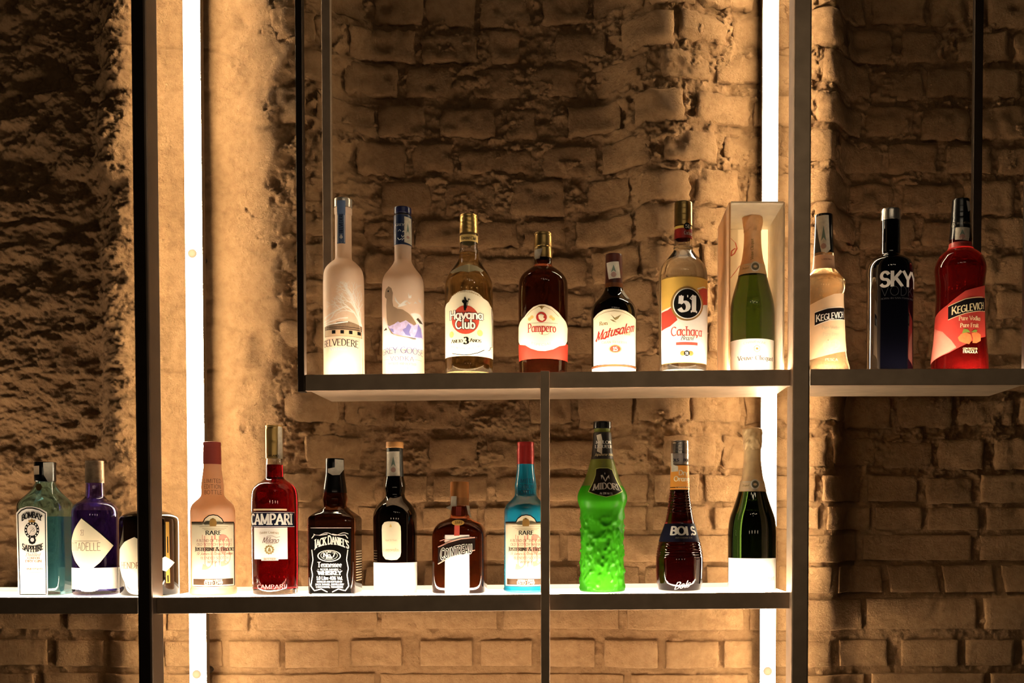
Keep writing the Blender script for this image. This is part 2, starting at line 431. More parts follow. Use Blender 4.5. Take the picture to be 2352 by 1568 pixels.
# ------------------------------------------------------------------ stroke lettering
def ac(cx, cy, rx, ry, d0, d1, n=None):
    n = n or max(5, int(abs(d1 - d0) / 22))
    return [(cx + rx * math.cos(math.radians(d0 + (d1 - d0) * k / n)), cy + ry * math.sin(math.radians(d0 + (d1 - d0) * k / n))) for k in range(n + 1)]
G = {
 'A': (.76, [[(.03, 0), (.38, 1)], [(.38, 1), (.73, 0)], [(.16, .34), (.6, .34)]]),
 'B': (.62, [[(.1, 0), (.1, 1)], [(.1, 1), (.3, 1)] + ac(.3, .76, .23, .24, 80, -90) + [(.1, .52)], [(.1, .52), (.32, .52)] + ac(.32, .26, .26, .26, 80, -90) + [(.1, 0)]]),
 'C': (.72, [ac(.4, .5, .36, .5, 48, 312, 14)]),
 'D': (.72, [[(.1, 0), (.1, 1)], [(.1, 1), (.24, 1)] + ac(.24, .5, .42, .5, 80, -90) + [(.1, 0)]]),
 'E': (.58, [[(.1, 0), (.1, 1)], [(.1, 1), (.54, 1)], [(.1, .52), (.44, .52)], [(.1, 0), (.56, 0)]]),
 'F': (.55, [[(.1, 0), (.1, 1)], [(.1, 1), (.53, 1)], [(.1, .52), (.43, .52)]]),
 'G': (.76, [ac(.4, .5, .36, .5, 48, 330, 14), [(.46, .44), (.72, .44)], [(.69, .44), (.69, .06)]]),
 'H': (.76, [[(.1, 0), (.1, 1)], [(.66, 0), (.66, 1)], [(.1, .52), (.66, .52)]]),
 'I': (.3, [[(.15, 0), (.15, 1)]]),
 'J': (.42, [[(.28, 1), (.28, .1)] + ac(.14, .1, .14, .22, 0, -110)]),
 'K': (.74, [[(.1, 0), (.1, 1)], [(.14, .38), (.62, 1)], [(.3, .56), (.7, 0)]]),
 'L': (.56, [[(.1, 0), (.1, 1)], [(.1, 0), (.54, 0)]]),
 'M': (.92, [[(.1, 0), (.12, 1)], [(.12, 1), (.46, .08)], [(.46, .08), (.8, 1)], [(.8, 1), (.82, 0)]]),
 'N': (.78, [[(.1, 0), (.1, 1)], [(.1, 1), (.68, 0)], [(.68, 0), (.68, 1)]]),
 'O': (.8, [ac(.4, .5, .36, .5, 90, 450, 18)]),
 'P': (.58, [[(.1, 0), (.1, 1)], [(.1, 1), (.3, 1)] + ac(.3, .74, .24, .26, 80, -90) + [(.1, .48)]]),
 'Q': (.8, [ac(.4, .5, .36, .5, 90, 450, 18), [(.44, .2), (.76, -.12)]]),
 'R': (.66, [[(.1, 0), (.1, 1)], [(.1, 1), (.3, 1)] + ac(.3, .75, .24, .25, 80, -90) + [(.1, .5)], [(.3, .5), (.64, 0)]]),
 'S': (.56, [ac(.28, .745, .22, .255, 25, 270) + ac(.28, .25, .24, .245, 90, -155)[1:]]),
 'T': (.68, [[(.34, 0), (.34, 1)], [(.02, 1), (.66, 1)]]),
 'U': (.74, [[(.1, 1), (.1, .3)] + ac(.36, .3, .26, .3, 180, 360)[1:] + [(.62, 1)]]),
 'V': (.72, [[(.02, 1), (.37, 0)], [(.37, 0), (.7, 1)]]),
 'W': (1.0, [[(.02, 1), (.28, 0)], [(.28, 0), (.5, .9)], [(.5, .9), (.74, 0)], [(.74, 0), (.98, 1)]]),
 'X': (.7, [[(.04, 1), (.66, 0)], [(.04, 0), (.66, 1)]]),
 'Y': (.68, [[(.02, 1), (.34, .46)], [(.66, 1), (.34, .46)], [(.34, .46), (.34, 0)]]),
 'Z': (.6, [[(.04, 1), (.56, 1)], [(.56, 1), (.04, 0)], [(.04, 0), (.58, 0)]]),
 '0': (.62, [ac(.31, .5, .25, .5, 90, 450, 16)]), '1': (.42, [[(.06, .78), (.22, 1)], [(.23, 1), (.23, 0)], [(.06, 0), (.4, 0)]]),
 '2': (.56, [ac(.28, .72, .22, .28, 160, -35) + [(.06, 0)], [(.06, 0), (.54, 0)]]),
 '3': (.56, [ac(.26, .76, .2, .24, 150, -90) + ac(.26, .27, .24, .27, 90, -155)[1:]]),
 '4': (.6, [[(.42, 0), (.42, 1)], [(.42, 1), (.04, .3)], [(.04, .3), (.58, .3)]]),
 '5': (.58, [[(.5, .97), (.14, .97)], [(.14, .97), (.11, .52)], [(.11, .52)] + ac(.28, .31, .25, .3, 115, -155)]),
 '6': (.6, [ac(.36, .5, .29, .5, 60, 180)[:-1] + ac(.31, .3, .24, .3, 180, 540, 14)]), '7': (.54, [[(.04, 1), (.52, 1)], [(.52, 1), (.2, 0)]]),
 '8': (.58, [ac(.29, .76, .2, .24, 90, 450, 14), ac(.29, .27, .25, .27, 90, 450, 14)]),
 '9': (.6, [ac(.3, .68, .23, .3, 0, 360, 14), [(.53, .68)] + ac(.25, .5, .28, .5, 0, -110)]),
 'a': (.54, [ac(.25, .32, .21, .32, 60, 330, 12), [(.46, .64), (.46, .06), (.53, 0)]]),
 'b': (.56, [[(.1, 1), (.1, 0)], ac(.3, .32, .21, .32, 150, -150, 12)]),
 'c': (.48, [ac(.27, .32, .22, .32, 50, 315, 12)]),
 'd': (.56, [ac(.25, .32, .21, .32, 30, 330, 12), [(.46, 1), (.46, 0)]]),
 'e': (.52, [[(.06, .34), (.46, .34)] + ac(.26, .32, .2, .32, 10, 310, 12)[1:]]),
 'f': (.36, [[(.34, .94)] + ac(.24, .82, .1, .17, 90, 180) + [(.14, 0)], [(.02, .62), (.32, .62)]]),
 'g': (.54, [ac(.25, .34, .2, .3, 40, 320, 12), [(.46, .64), (.46, -.1)] + ac(.26, -.1, .2, .2, 0, -140)]),
 'h': (.56, [[(.1, 1), (.1, 0)], [(.1, .4)] + ac(.28, .42, .18, .22, 150, 0) + [(.46, 0)]]),
 'i': (.24, [[(.12, .64), (.12, 0)], [(.12, .86), (.12, .96)]]),
 'j': (.26, [[(.14, .64), (.14, -.2), (.02, -.3)], [(.14, .86), (.14, .96)]]),
 'k': (.52, [[(.1, 1), (.1, 0)], [(.12, .28), (.46, .64)], [(.22, .38), (.5, 0)]]),
 'l': (.24, [[(.12, 1), (.12, .05), (.2, 0)]]),
 'm': (.84, [[(.1, .64), (.1, 0)], [(.1, .42)] + ac(.25, .42, .16, .22, 150, 0) + [(.42, 0)], [(.42, .42)] + ac(.58, .42, .16, .22, 150, 0) + [(.74, 0)]]),
 'n': (.56, [[(.1, .64), (.1, 0)], [(.1, .42)] + ac(.28, .42, .18, .22, 150, 0) + [(.46, 0)]]),
 'o': (.54, [ac(.27, .32, .21, .32, 90, 450, 14)]),
 'p': (.56, [[(.1, .66), (.1, -.32)], ac(.3, .32, .21, .32, 150, -150, 12)]),
 'q': (.56, [[(.46, .66), (.46, -.32)], ac(.26, .32, .21, .32, 30, 330, 12)]),
 'r': (.4, [[(.1, .64), (.1, 0)], [(.1, .4)] + ac(.27, .42, .17, .22, 150, 40)]),
 's': (.42, [ac(.21, .475, .16, .165, 25, 270) + ac(.21, .16, .18, .155, 90, -155)[1:]]),
 't': (.36, [[(.16, .9), (.16, .12)] + ac(.26, .12, .1, .12, 180, 300), [(.02, .64), (.32, .64)]]),
 'u': (.56, [[(.1, .64), (.1, .22)] + ac(.27, .22, .17, .22, 180, 350), [(.46, .64), (.46, 0)]]),
 'v': (.5, [[(.02, .64), (.25, 0)], [(.25, 0), (.48, .64)]]),
 'w': (.72, [[(.02, .64), (.2, 0)], [(.2, 0), (.36, .58)], [(.36, .58), (.52, 0)], [(.52, 0), (.7, .64)]]),
 'x': (.5, [[(.04, .64), (.46, 0)], [(.04, 0), (.46, .64)]]), 'y': (.5, [[(.02, .64), (.26, 0)], [(.48, .64), (.16, -.3)]]),
 'z': (.48, [[(.04, .64), (.44, .64)], [(.44, .64), (.04, 0)], [(.04, 0), (.46, 0)]]),
 '.': (.22, [[(.1, 0), (.1, .1)]]), ',': (.2, [[(.1, .08), (.05, -.12)]]), "'": (.2, [[(.1, 1), (.08, .78)]]), '-': (.36, [[(.04, .4), (.32, .4)]]),
 '&': (.74, [[(.72, 0), (.2, .66)] + ac(.3, .8, .14, .2, 220, -60) + [(.14, .42)] + ac(.28, .24, .23, .24, 140, 300) + [(.68, .48)]]),
 '%': (.8, [ac(.18, .76, .13, .22, 90, 450, 10), ac(.6, .24, .13, .22, 90, 450, 10), [(.14, 0), (.64, 1)]]),
 '~': (.6, [[(.04, .4), (.18, .52), (.4, .36), (.56, .5)]]), '*': (.4, [[(.2, .2), (.2, .8)], [(.02, .5), (.38, .5)], [(.08, .3), (.32, .7)], [(.08, .7), (.32, .3)]]),
 ' ': (.32, []),
}
G['ç'] = (G['c'][0], G['c'][1] + [[(.27, 0), (.3, -.12), (.2, -.24)]])
G['ñ'] = (G['N'][0], G['N'][1] + [[(.2, 1.16), (.34, 1.24), (.46, 1.14), (.58, 1.22)]])
def typeset(s, th=.16, tn=.07, serif=True, slant=0., track=.04, small=None):
    """-> quads in glyph units, total width. small: scale of every letter but the first of each word"""
    V, Q = [], []; x = 0.; prev = ' '; lay = 0
    for ch in s:
        w, st = G.get(ch, G[' ']); k = 1.
        if small and prev != ' ': k = small
        ends = [tuple(q_) for p in st for q_ in (p[0], p[-1])]
        for p in st:
            P0 = [(x + a * k, b * k) for a, b in p]; P = [P0[0]]
            for q0, q1 in zip(P0, P0[1:]):
                m_ = max(1, int(math.hypot(q1[0] - q0[0], q1[1] - q0[1]) / .22))
                P += [(q0[0] + (q1[0] - q0[0]) * i_ / m_, q0[1] + (q1[1] - q0[1]) * i_ / m_) for i_ in range(1, m_ + 1)]
            n = len(P); L = []; lay += 1
            for i in range(n):
                a, b = P[max(0, i - 1)], P[min(n - 1, i + 1)]
                dx, dy = b[0] - a[0], b[1] - a[1]; d = math.hypot(dx, dy) or 1e-6
                if i == 0 or i == n - 1: ext = tn * .5
                else: ext = 0
                t = tn + (th - tn) * min(1, abs(math.sin(math.atan2(dy, dx) - .25)) * 1.06)
                t *= (.85 + .15 * k)
                e = -ext if i == 0 else ext
                nx_, ny_ = -dy / d * t / 2, dx / d * t / 2
                cx_, cy_ = P[i][0] + dx / d * e * .6, P[i][1] + dy / d * e * .6
                L.append(((cx_ + nx_, cy_ + ny_), (cx_ - nx_, cy_ - ny_)))
            for i in range(n - 1):
                o = len(V); V += [(*L[i][0], lay), (*L[i][1], lay), (*L[i + 1][1], lay), (*L[i + 1][0], lay)]; Q.append((o, o + 1, o + 2, o + 3))
            if serif and not ch.isdigit():
                for e, nb, raw in ((P[0], P[1], p[0]), (P[-1], P[-2], p[-1])):
                    if ends.count(tuple(raw)) < 2 and abs(e[1] - nb[1]) > abs(e[0] - nb[0]) * .9 and (abs(e[1]) < .04 or abs(e[1] - k) < .04 or abs(e[1] - .64 * k) < .03):
                        sw = th * .5 + .085; sg = tn * .55; lay += 1
                        o = len(V); V += [(e[0] - sw, e[1] - sg, lay), (e[0] + sw, e[1] - sg, lay), (e[0] + sw, e[1] + sg, lay), (e[0] - sw, e[1] + sg, lay)]
                        Q.append((o, o + 1, o + 2, o + 3))
        x += w * k + track; prev = ch
    x -= track
    V = [(a + slant * b, b, c % 40) for a, b, c in V]
    return V, Q, max(x, .1)

# ------------------------------------------------------------------ bottles
YA = 1.885
def ell(xc, yc, rx, ry, n=28): return [(xc + rx * math.cos(2 * math.pi * k / n), yc + ry * math.sin(2 * math.pi * k / n)) for k in range(n)]
def rect(x0, y0, x1, y1): return [(x0, y0), (x1, y0), (x1, y1), (x0, y1)]

class Bottle:
    def __init__(self, name, label, cx, zf, flat=None, ya=YA, cat='bottle'):
        self.cx = cx; self.y0 = ya; self.x0 = unproj(cx, 900, ya)[0]
        # refine x for the pitched camera
        self.z0 = zf(self.x0) + .0014
        self.A = math.atan2(self.x0, self.y0)
        self.k = ya / F * (1 / math.sqrt(1 + ((cx - CX) / F) ** 2) if flat is None else 1)
        self.flat = flat; self.prof = []          # (z, r) samples of the outside
        self.hwp = []                             # (y, hw) in picture pixels
        self.caps = []                            # (z0, z1, how far it stands out)
        self.root = setp(empty(name, (self.x0, self.y0, self.z0)), label, cat, 'bottles on the lit shelves')
    def z_ax(self, y): return unproj(self.cx, y, self.y0)[1] - self.z0
    def hw(self, y):
        P = self.hwp
        if y <= P[0][0]: return P[0][1]
        for (ya_, a), (yb_, b) in zip(P, P[1:]):
            if ya_ <= y <= yb_: return a + (b - a) * (y - ya_) / max(1e-6, yb_ - ya_)
        return P[-1][1]
    def r_at(self, z):
        P = self.prof
        if z <= P[0][0]: return P[0][1]
        for (za, a), (zb, b) in zip(P, P[1:]):
            if za <= z <= zb: return a + (b - a) * (z - za) / max(1e-9, zb - za)
        return P[-1][1]
    def z_fr(self, y):
        """height of a mark seen at picture row y on the near side"""
        r = self.hw(y) * self.k if self.flat is None else self.flat
        return unproj(self.cx, y, self.y0 - r * math.cos(self.A))[1] - self.z0
    def conv(self, x, y):
        if self.flat is not None: return x
        return math.asin(max(-1, min(1, (x - self.cx) / self.hw(y))))
    def pt(self, c, y, lift):
        z = self.z_fr(y)
        lift = lift * (.35 if self.flat is None else .6) + .00004
        if self.flat is not None:
            yf = self.y0 - self.flat - lift
            return (unproj(c, y, yf)[0] - self.x0, -self.flat - lift, z)
        r = self.r_at(z) + lift + max([g for za, zb, g in self.caps if za - .0005 <= z <= zb + .0005] or [0])
        a = self.A - c
        return (-math.sin(a) * r, -math.cos(a) * r, z)
    def body(self, pts, hints=None):
        """outer outline, rows of (picture y, half width px); last row is the base"""
        self.hwp = sorted(pts)
        self.prof = sorted((self.z_ax(y), h * self.k) for y, h in pts)
        self.prof = [(0.0, self.prof[0][1])] + [p for p in self.prof if p[0] > .002]
    def _smooth(self, pr, n=4):
        out = []
        m = len(pr)
        for i in range(m - 1):
            p0 = pr[max(0, i - 1)]; p1 = pr[i]; p2 = pr[i + 1]; p3 = pr[min(m - 1, i + 2)]
            for k in range(n):
                t = k / n
                # monotone-ish hermite on r over z
                d = max(1e-6, p2[0] - p1[0])
                m1 = (p2[1] - p0[1]) / max(1e-6, p2[0] - p0[0]); m2 = (p3[1] - p1[1]) / max(1e-6, p3[0] - p1[0])
                s = (p2[1] - p1[1]) / d
                if abs(s) < .012: m1 = m2 = s
                else:
                    m1 = max(min(m1, 3 * abs(s)), -3 * abs(s)); m2 = max(min(m2, 3 * abs(s)), -3 * abs(s))
                    if m1 * s < 0: m1 = 0
                    if m2 * s < 0: m2 = 0
                h00 = 2 * t ** 3 - 3 * t ** 2 + 1; h10 = t ** 3 - 2 * t ** 2 + t; h01 = -2 * t ** 3 + 3 * t ** 2; h11 = t ** 3 - t ** 2
                out.append((p1[0] + d * t, h00 * p1[1] + h10 * d * m1 + h01 * p2[1] + h11 * d * m2))
        out.append(pr[-1])
        return out
    def finish_profile(self, n=4):
        self.prof = self._smooth(self.prof, n)
    def clip(self, z0, z1, off=0.):
        pr = [(z0, self.r_at(z0) + off)] + [(z, r + off) for z, r in self.prof if z0 + 1e-5 < z < z1 - 1e-5] + [(z1, self.r_at(z1) + off)]
        return pr
    def spin(self, name, mat, loop, parent=None, seg=96, crinkle=0., seed=1, closed=True, sq=None):
        """loop: (z, r) list swept round the axis; r = 0 ends make poles. sq: (hy/hx, exponent fn of z)"""
        V, Fc, rings = [], [], []
        for (z, r) in loop:
            if r <= 1e-6:
                rings.append([len(V)]); V.append((0, 0, z)); continue
            ids = []
            for k in range(seg):
                t = 2 * math.pi * k / seg
                rr = r
                if crinkle: rr = r * (1 + crinkle * float(fbm(np.array(math.cos(t) * 3 + 9.), np.array(math.sin(t) * 3 + z * 160), 3, seed)))
                c_, s_ = math.cos(t), math.sin(t)
                if sq:
                    ratio, ex = sq; e = ex(z)
                    sx = math.copysign(abs(c_) ** (2 / e), c_); sy = math.copysign(abs(s_) ** (2 / e), s_)
                    rt = ratio if e > 2.05 else 1
                    ids.append(len(V)); V.append((sx * rr, sy * rr * (ratio * min(1, (e - 2) / 1.5) + 1 * (1 - min(1, (e - 2) / 1.5))), z))
                else:
                    ids.append(len(V)); V.append((c_ * rr, s_ * rr, z))
            rings.append(ids)
        for a, b in zip(rings, rings[1:]):
            if len(a) == 1 and len(b) == 1: continue
            for k in range(seg):
                k2 = (k + 1) % seg
                if len(a) == 1: Fc.append((a[0], b[k2], b[k]))
                elif len(b) == 1: Fc.append((a[k], a[k2], b[0]))
                else: Fc.append((a[k], a[k2], b[k2], b[k]))
        o = mobj(name, V, Fc, mat, parent or self.root, smooth=True)
        bm = bmesh.new(); bm.from_mesh(o.data); bmesh.ops.recalc_face_normals(bm, faces=bm.faces[:]); bm.to_mesh(o.data); bm.free()
        try: o.data.set_sharp_from_angle(angle=math.radians(40))
        except Exception: pass
        return o
    def solid(self, name, mat, ytop, ybot=None, off=0., cap=True, **k):
        z0 = 0. if ybot is None else self.z_ax(ybot); z1 = self.z_ax(ytop)
        pr = self.clip(z0, z1, off)
        b = .002 if ybot is None else .0
        if b: pr = [(z0, max(.001, pr[0][1] - .003)), (z0 + .0012, pr[0][1] - .0008)] + [(z0 + .003, self.r_at(z0 + .003) + off)] + [p for p in pr if p[0] > z0 + .0035]
        lp = [(z0, 0)] + pr + ([(z1, 0)] if cap else [])
        return self.spin(name, mat, lp, **k)
    def shell(self, glass, liquid, ytop, yfill, t=.0026, base=.009, **k):
        z1 = self.z_ax(ytop)
        pr = self.clip(0, z1)
        out = [(0, 0), (0, pr[0][1] - .003), (.0012, pr[0][1] - .0008), (.003, self.r_at(.003))] + [p for p in pr if p[0] > .0035]
        inn = [(z, r - t) for z, r in pr if z > base + .004]
        inn = [(base, 0), (base, inn[0][1] * .75), (base + .002, inn[0][1] * .95)] + inn
        g = self.spin('glass', glass, out + inn[::-1], **k)
        if liquid:
            zf = self.z_ax(yfill); ov = .00018
            li = [(z, r + ov) for z, r in inn[1:] if z < zf]
            li = [(base - ov, 0)] + [(z - (ov if z <= base + .0021 else 0), r) for z, r in li] + [(zf, self.r_at(zf) - t + ov), (zf, 0)]
            self.spin('liquid', liquid, li, **k)
        return g
    def cap(self, name, mat, y0, y1, grow=.0006, ridges=0, rd=.0006, parent=None, crinkle=0., bev=.0012, wpx=None, seg=64):
        """closure over picture rows y0 (top) .. y1, following the outline a little outside it"""
        zt, zb = self.z_ax(y0), self.z_ax(y1)
        self.caps.append((zb, zt, grow))
        if wpx: pr = [(zb, wpx * self.k), (zt, wpx * self.k)]
        else: pr = self.clip(zb, zt, grow)
        if crinkle:
            pr2 = []
            for (za, ra), (zc, rc) in zip(pr, pr[1:]):
                n = max(1, int((zc - za) / .0016))
                pr2 += [(za + (zc - za) * i / n, ra + (rc - ra) * i / n) for i in range(n)]
            pr = pr2 + [pr[-1]]
        lp = [(zb, 0), (zb, pr[0][1])] + pr[1:-1]
        if ridges:
            n = ridges
            for i in range(n):
                za = zb + (zt - zb) * (i + .15) / n; r = pr[0][1] + (pr[-1][1] - pr[0][1]) * (i + .5) / n
                hh = (zt - zb) / n
                lp += [(za, r), (za + hh * .18, r - rd), (za + hh * .34, r - rd), (za + hh * .5, r)]
        lp += [(zt - bev, pr[-1][1]), (zt - bev * .3, pr[-1][1] - bev * .3), (zt, pr[-1][1] - bev), (zt, 0)]
        return self.spin(name, mat, lp, parent=parent, crinkle=crinkle, seed=int(y0), seg=seg)
    def band(self, name, mat, y0, y1, lift=.0004, phi=None, parent=None):
        """paper or print right round (or -phi..phi) between two rows"""
        c = math.pi if phi is None else phi
        n = 96; V, Fc = [], []
        m = max(2, int((y1 - y0) / 10) + 1)
        for j in range(m + 1):
            for i in range(n + 1): V.append(self.pt(-c + 2 * c * i / n, y0 + (y1 - y0) * j / m, lift))
        for j in range(m):
            for i in range(n): a = j * (n + 1) + i; Fc.append((a, a + n + 1, a + n + 2, a + 1))
        return mobj(name, V, Fc, mat, parent or self.root, smooth=True)
    def poly(self, name, mat, P, lift=.0005, parent=None, join=None):
        """flat shape traced in picture pixels, laid onto the surface; P may be a list of polygons"""
        if isinstance(P[0][0], (int, float)): P = [P]
        if 1 < len(P) <= 6:
            return [self.poly(name, mat, q_, lift, parent) for q_ in P][0]
        bm = bmesh.new()
        S = 100. if self.flat is None else 1.
        for pl in P:
            vs_ = [bm.verts.new((self.conv(x, y) * S, y, 0)) for x, y in pl]
            es = [bm.edges.new((vs_[i], vs_[(i + 1) % len(vs_)])) for i in range(len(vs_))]
            bmesh.ops.triangle_fill(bm, use_beauty=True, edges=es)
        step = 6. if self.flat is None else 40.
        xs = [v.co.x for v in bm.verts]; ys = [v.co.y for v in bm.verts]
        x = math.ceil(min(xs) / step) * step
        while x < max(xs):
            bmesh.ops.bisect_plane(bm, geom=bm.verts[:] + bm.edges[:] + bm.faces[:], plane_co=(x, 0, 0), plane_no=(1, 0, 0)); x += step
        y = math.ceil(min(ys) / 6.) * 6.
        if self.flat is None:
            while y < max(ys):
                bmesh.ops.bisect_plane(bm, geom=bm.verts[:] + bm.edges[:] + bm.faces[:], plane_co=(0, y, 0), plane_no=(0, 1, 0)); y += 6.
        for v in bm.verts: v.co = self.pt(v.co.x / S, v.co.y, lift)
        bm.normal_update()
        for f_ in bm.faces:
            c = f_.calc_center_median()
            if f_.normal.dot(Vector((self.x0 + c.x, self.y0 + c.y, 0))) > 0: f_.normal_flip()
        return bmobj(name, bm, mat, parent or self.root, smooth=True)
    def text(self, s, xc, yc, w, h, mat, parent, th=.16, tn=.07, serif=True, slant=0., arc=0., rise=0., lift=.0008, track=.04, name='lettering', vert=False, small=None):
        """one or more lines: s may be a list of (text, xc, yc, w, h) sharing a look"""
        items = s if isinstance(s, list) else [(s, xc, yc, w, h)]
        lift += .0003
        VV, FF = [], []
        for (t_, xc_, yc_, w_, h_) in items:
            V, Q, tw = typeset(t_, th, tn, serif, slant, track, small)
            o = len(VV)
            if vert:
                for a, b, ly in V:   # reads upward
                    y = yc_ + w_ / 2 - a / tw * w_; x = xc_ - h_ / 2 + (1 - b) * h_
                    VV.append(self.pt(self.conv(x, y), y, lift + ly * 8e-6))
            else:
                c0, c1 = self.conv(xc_ - w_ / 2, yc_), self.conv(xc_ + w_ / 2, yc_)
                for a, b, ly in V:
                    t = a / tw; y = yc_ + h_ / 2 - b * h_ - arc * (1 - (2 * t - 1) ** 2) + arc * .5 - rise * (t - .5)
                    VV.append(self.pt(c0 + (c1 - c0) * t, y, lift + ly * 8e-6))
            FF += [tuple(i + o for i in q) for q in Q]
        return mobj(name, VV, FF, mat, parent)
    def lines(self, segs, wpx_, mat, parent, lift=.0008, name='line_print'):
        """strokes traced in picture pixels: list of point lists"""
        VV, FF = [], []
        if 1 < len(segs) <= 6:
            return [self.lines([s_], wpx_, mat, parent, lift, name) for s_ in segs][0]
        for p in segs:
            w0 = wpx_
            if isinstance(p, tuple): w0, p = p
            pp = [p[0]]
            for q0, q1 in zip(p, p[1:]):
                m_ = max(1, int(math.hypot(q1[0] - q0[0], q1[1] - q0[1]) / 5))
                pp += [(q0[0] + (q1[0] - q0[0]) * i_ / m_, q0[1] + (q1[1] - q0[1]) * i_ / m_) for i_ in range(1, m_ + 1)]
            p = pp
            n = len(p); L = []
            for i in range(n):
                a, b = p[max(0, i - 1)], p[min(n - 1, i + 1)]
                dx, dy = b[0] - a[0], b[1] - a[1]; d = math.hypot(dx, dy) or 1
                ww = w0 * (1 - .0 * i / n)
                nx_, ny_ = -dy / d * ww / 2, dx / d * ww / 2
                L.append(((p[i][0] + nx_, p[i][1] + ny_), (p[i][0] - nx_, p[i][1] - ny_)))
            for i in range(n - 1):
                o = len(VV)
                for x, y in (L[i][0], L[i][1], L[i + 1][1], L[i + 1][0]): VV.append(self.pt(self.conv(x, y), y, lift))
                FF.append((o, o + 1, o + 2, o + 3))
        return mobj(name, VV, FF, mat, parent)
    def stamp(self, P, lift=.0011, deco=None):
        o = self.poly('tax_stamp', PAPER, P, lift)
        xs = [p[0] for p in P]; ys = [p[1] for p in P]
        xc, yc = sum(xs) / len(xs), sum(ys) / len(ys); w = max(xs) - min(xs); h = max(ys) - min(ys)
        g = [(xc - w * .18, yc + h * .12), (xc, yc - h * .3), (xc + w * .18, yc + h * .12), (xc, yc + h * .02)]
        self.poly('stamp_print', STAMPG, g, lift + .0003, parent=o)
        self.poly('stamp_seal', STAMPR, ell(xc, yc + h * .25, w * .2, w * .22, 8), lift + .0003, parent=o)
        return o

# shared materials
PAPER = M('stamp_paper', (.62, .56, .45), .7, var=.15, vscale=120)
STAMPG = M('stamp_green_ink', (.16, .22, .17), .7)
STAMPR = M('stamp_red_ink', (.42, .25, .2), .7)
WHITE = M('white_label_paper', (.8, .76, .69), .55, var=.02)
CREAM = M('cream_label_paper', (.8, .66, .38), .55, var=.03)
CREAM2 = M('pale_cream_label_paper', (.78, .7, .5), .55, var=.03)
INK = M('black_ink', (.004, .0034, .003), .7, var=.1, spec=.12)
INKW = M('white_ink', (.85, .82, .76), .5, var=.02)
INKG = M('grey_ink', (.22, .18, .13), .6)
INKF = M('faint_grey_ink', (.34, .28, .2), .6)
RED = M('red_ink', (.4, .022, .014), .5)
REDD = M('dark_red_ink', (.2, .012, .008), .5)
GOLD = M('gold_metal', (.72, .47, .16), .28, .9, var=.1, vscale=80)
GOLDD = M('antique_gold_metal', (.42, .28, .1), .3, .9, var=.12, vscale=80)
GOLDI = M('gold_ink', (.34, .19, .045), .45, .3)
BLACKP = M('black_plastic', (.004, .0038, .004), .22, coat=.3)
NAVY = M('navy_foil', (.005, .007, .024), .45, .1, spec=.2)
BLUEI = M('blue_ink', (.03, .035, .25), .5)
SILVER = M('silver_metal', (.62, .58, .53), .25, .95, var=.1)
CLEAR = M('clear_glass', (.96, .97, .96), .0, trans=1, ior=1.45, var=.0)

# ================================================================== upper shelf
FROST = M('frosted_clear_glass', (.9, .73, .58), .42, translucent=.55, var=.02, bump=.05, bscale=900)
# --- 1 frosted bottle with tree print
b = Bottle('vodka_bottle', 'tall frosted bottle with a printed white tree and blue neck strip', 791, ZUP)
b.body([(458, 20), (477, 20.2), (478, 20.4), (492, 20.2), (494, 18.8), (590, 18.8), (598, 21), (604, 28.5), (616, 40), (628, 44.8), (645, 46.5), (665, 47), (858, 47.2)])
b.finish_profile()
b.solid('glass', FROST, 480)
b.cap('stopper', M('clear_silver_stopper', (.62, .55, .46), .18, .4, var=.08), 458, 478, seg=12)
st = b.poly('neck_strip', M('blue_grey_paper', (.13, .19, .33), .45), [(778, 460), (796, 460), (795, 559), (777, 559)], .0009)
b.lines([[(779, 494), (779, 556)], [(793.5, 494), (793.5, 556)], [(779, 556), (793.5, 556)]], .9, INKW, st, .0013)
b.text('BELVEDERE', 786, 512, 46, 8.5, NAVY, st, .15, .08, vert=True, lift=.0013)
b.poly('neck_emblem', INKW, [(782, 545), (786, 537), (790, 545), (786, 549)], .0013, parent=st)
TREEW = M('white_print', (.9, .86, .78), .5, var=.02)
rt = random.Random(3)
segs = [(6.5, [(833, 862), (832, 800), (831, 760), (828, 738)]), (5, [(828, 740), (824, 722), (818, 706)]), (4, [(818, 706), (812, 690), (806, 676), (800, 665)]),
        (3, [(829, 744), (822, 728), (814, 715), (803, 706), (793, 704), (783, 709), (770, 716), (758, 722), (748, 728)]),
        (2.4, [(770, 716), (765, 726), (758, 733), (747, 737)]), (2.4, [(747, 742), (765, 737), (782, 731), (800, 729)]), (2.2, [(747, 746), (770, 743), (800, 738)])]
def grow(x, y, ang, ln, w, d):
    if d == 0 or w < .5: return
    x2 = x + math.cos(ang) * ln; y2 = y - math.sin(ang) * ln
    if not (750 < x2 < 834 and 644 < y2 < 760): return
    segs.append((w, [(x, y), ((x + x2) / 2 + rt.uniform(-1, 1), (y + y2) / 2 + rt.uniform(-1, 1)), (x2, y2)]))
    for s in (-1, 1):
        grow(x2, y2, ang + s * rt.uniform(.25, .6), ln * rt.uniform(.65, .9), w * .72, d - 1)
for (x, y, a, l_, w) in [(826, 728, 1.75, 20, 2.6), (818, 708, 2.2, 16, 2.4), (812, 692, 1.7, 16, 2.2), (806, 678, 2.3, 14, 2), (803, 706, 2.5, 14, 2), (824, 724, 1.45, 20, 2), (815, 716, 2.9, 16, 1.9), (783, 709, 2.4, 12, 1.8), (800, 668, 1.9, 11, 1.7), (828, 738, 1.55, 26, 2)]:
    grow(x, y, a, l_, w, 5)
b.lines(segs, 2, TREEW, b.root, .0007, 'printed_tree')
PAL = M('sepia_print', (.2, .13, .075), .6, var=.15, vscale=300)
pal = b.poly('printed_palace', PAL, [(748, 748), (770, 744), (775, 739), (800, 737), (832, 745), (832, 772), (748, 772)], .0005)
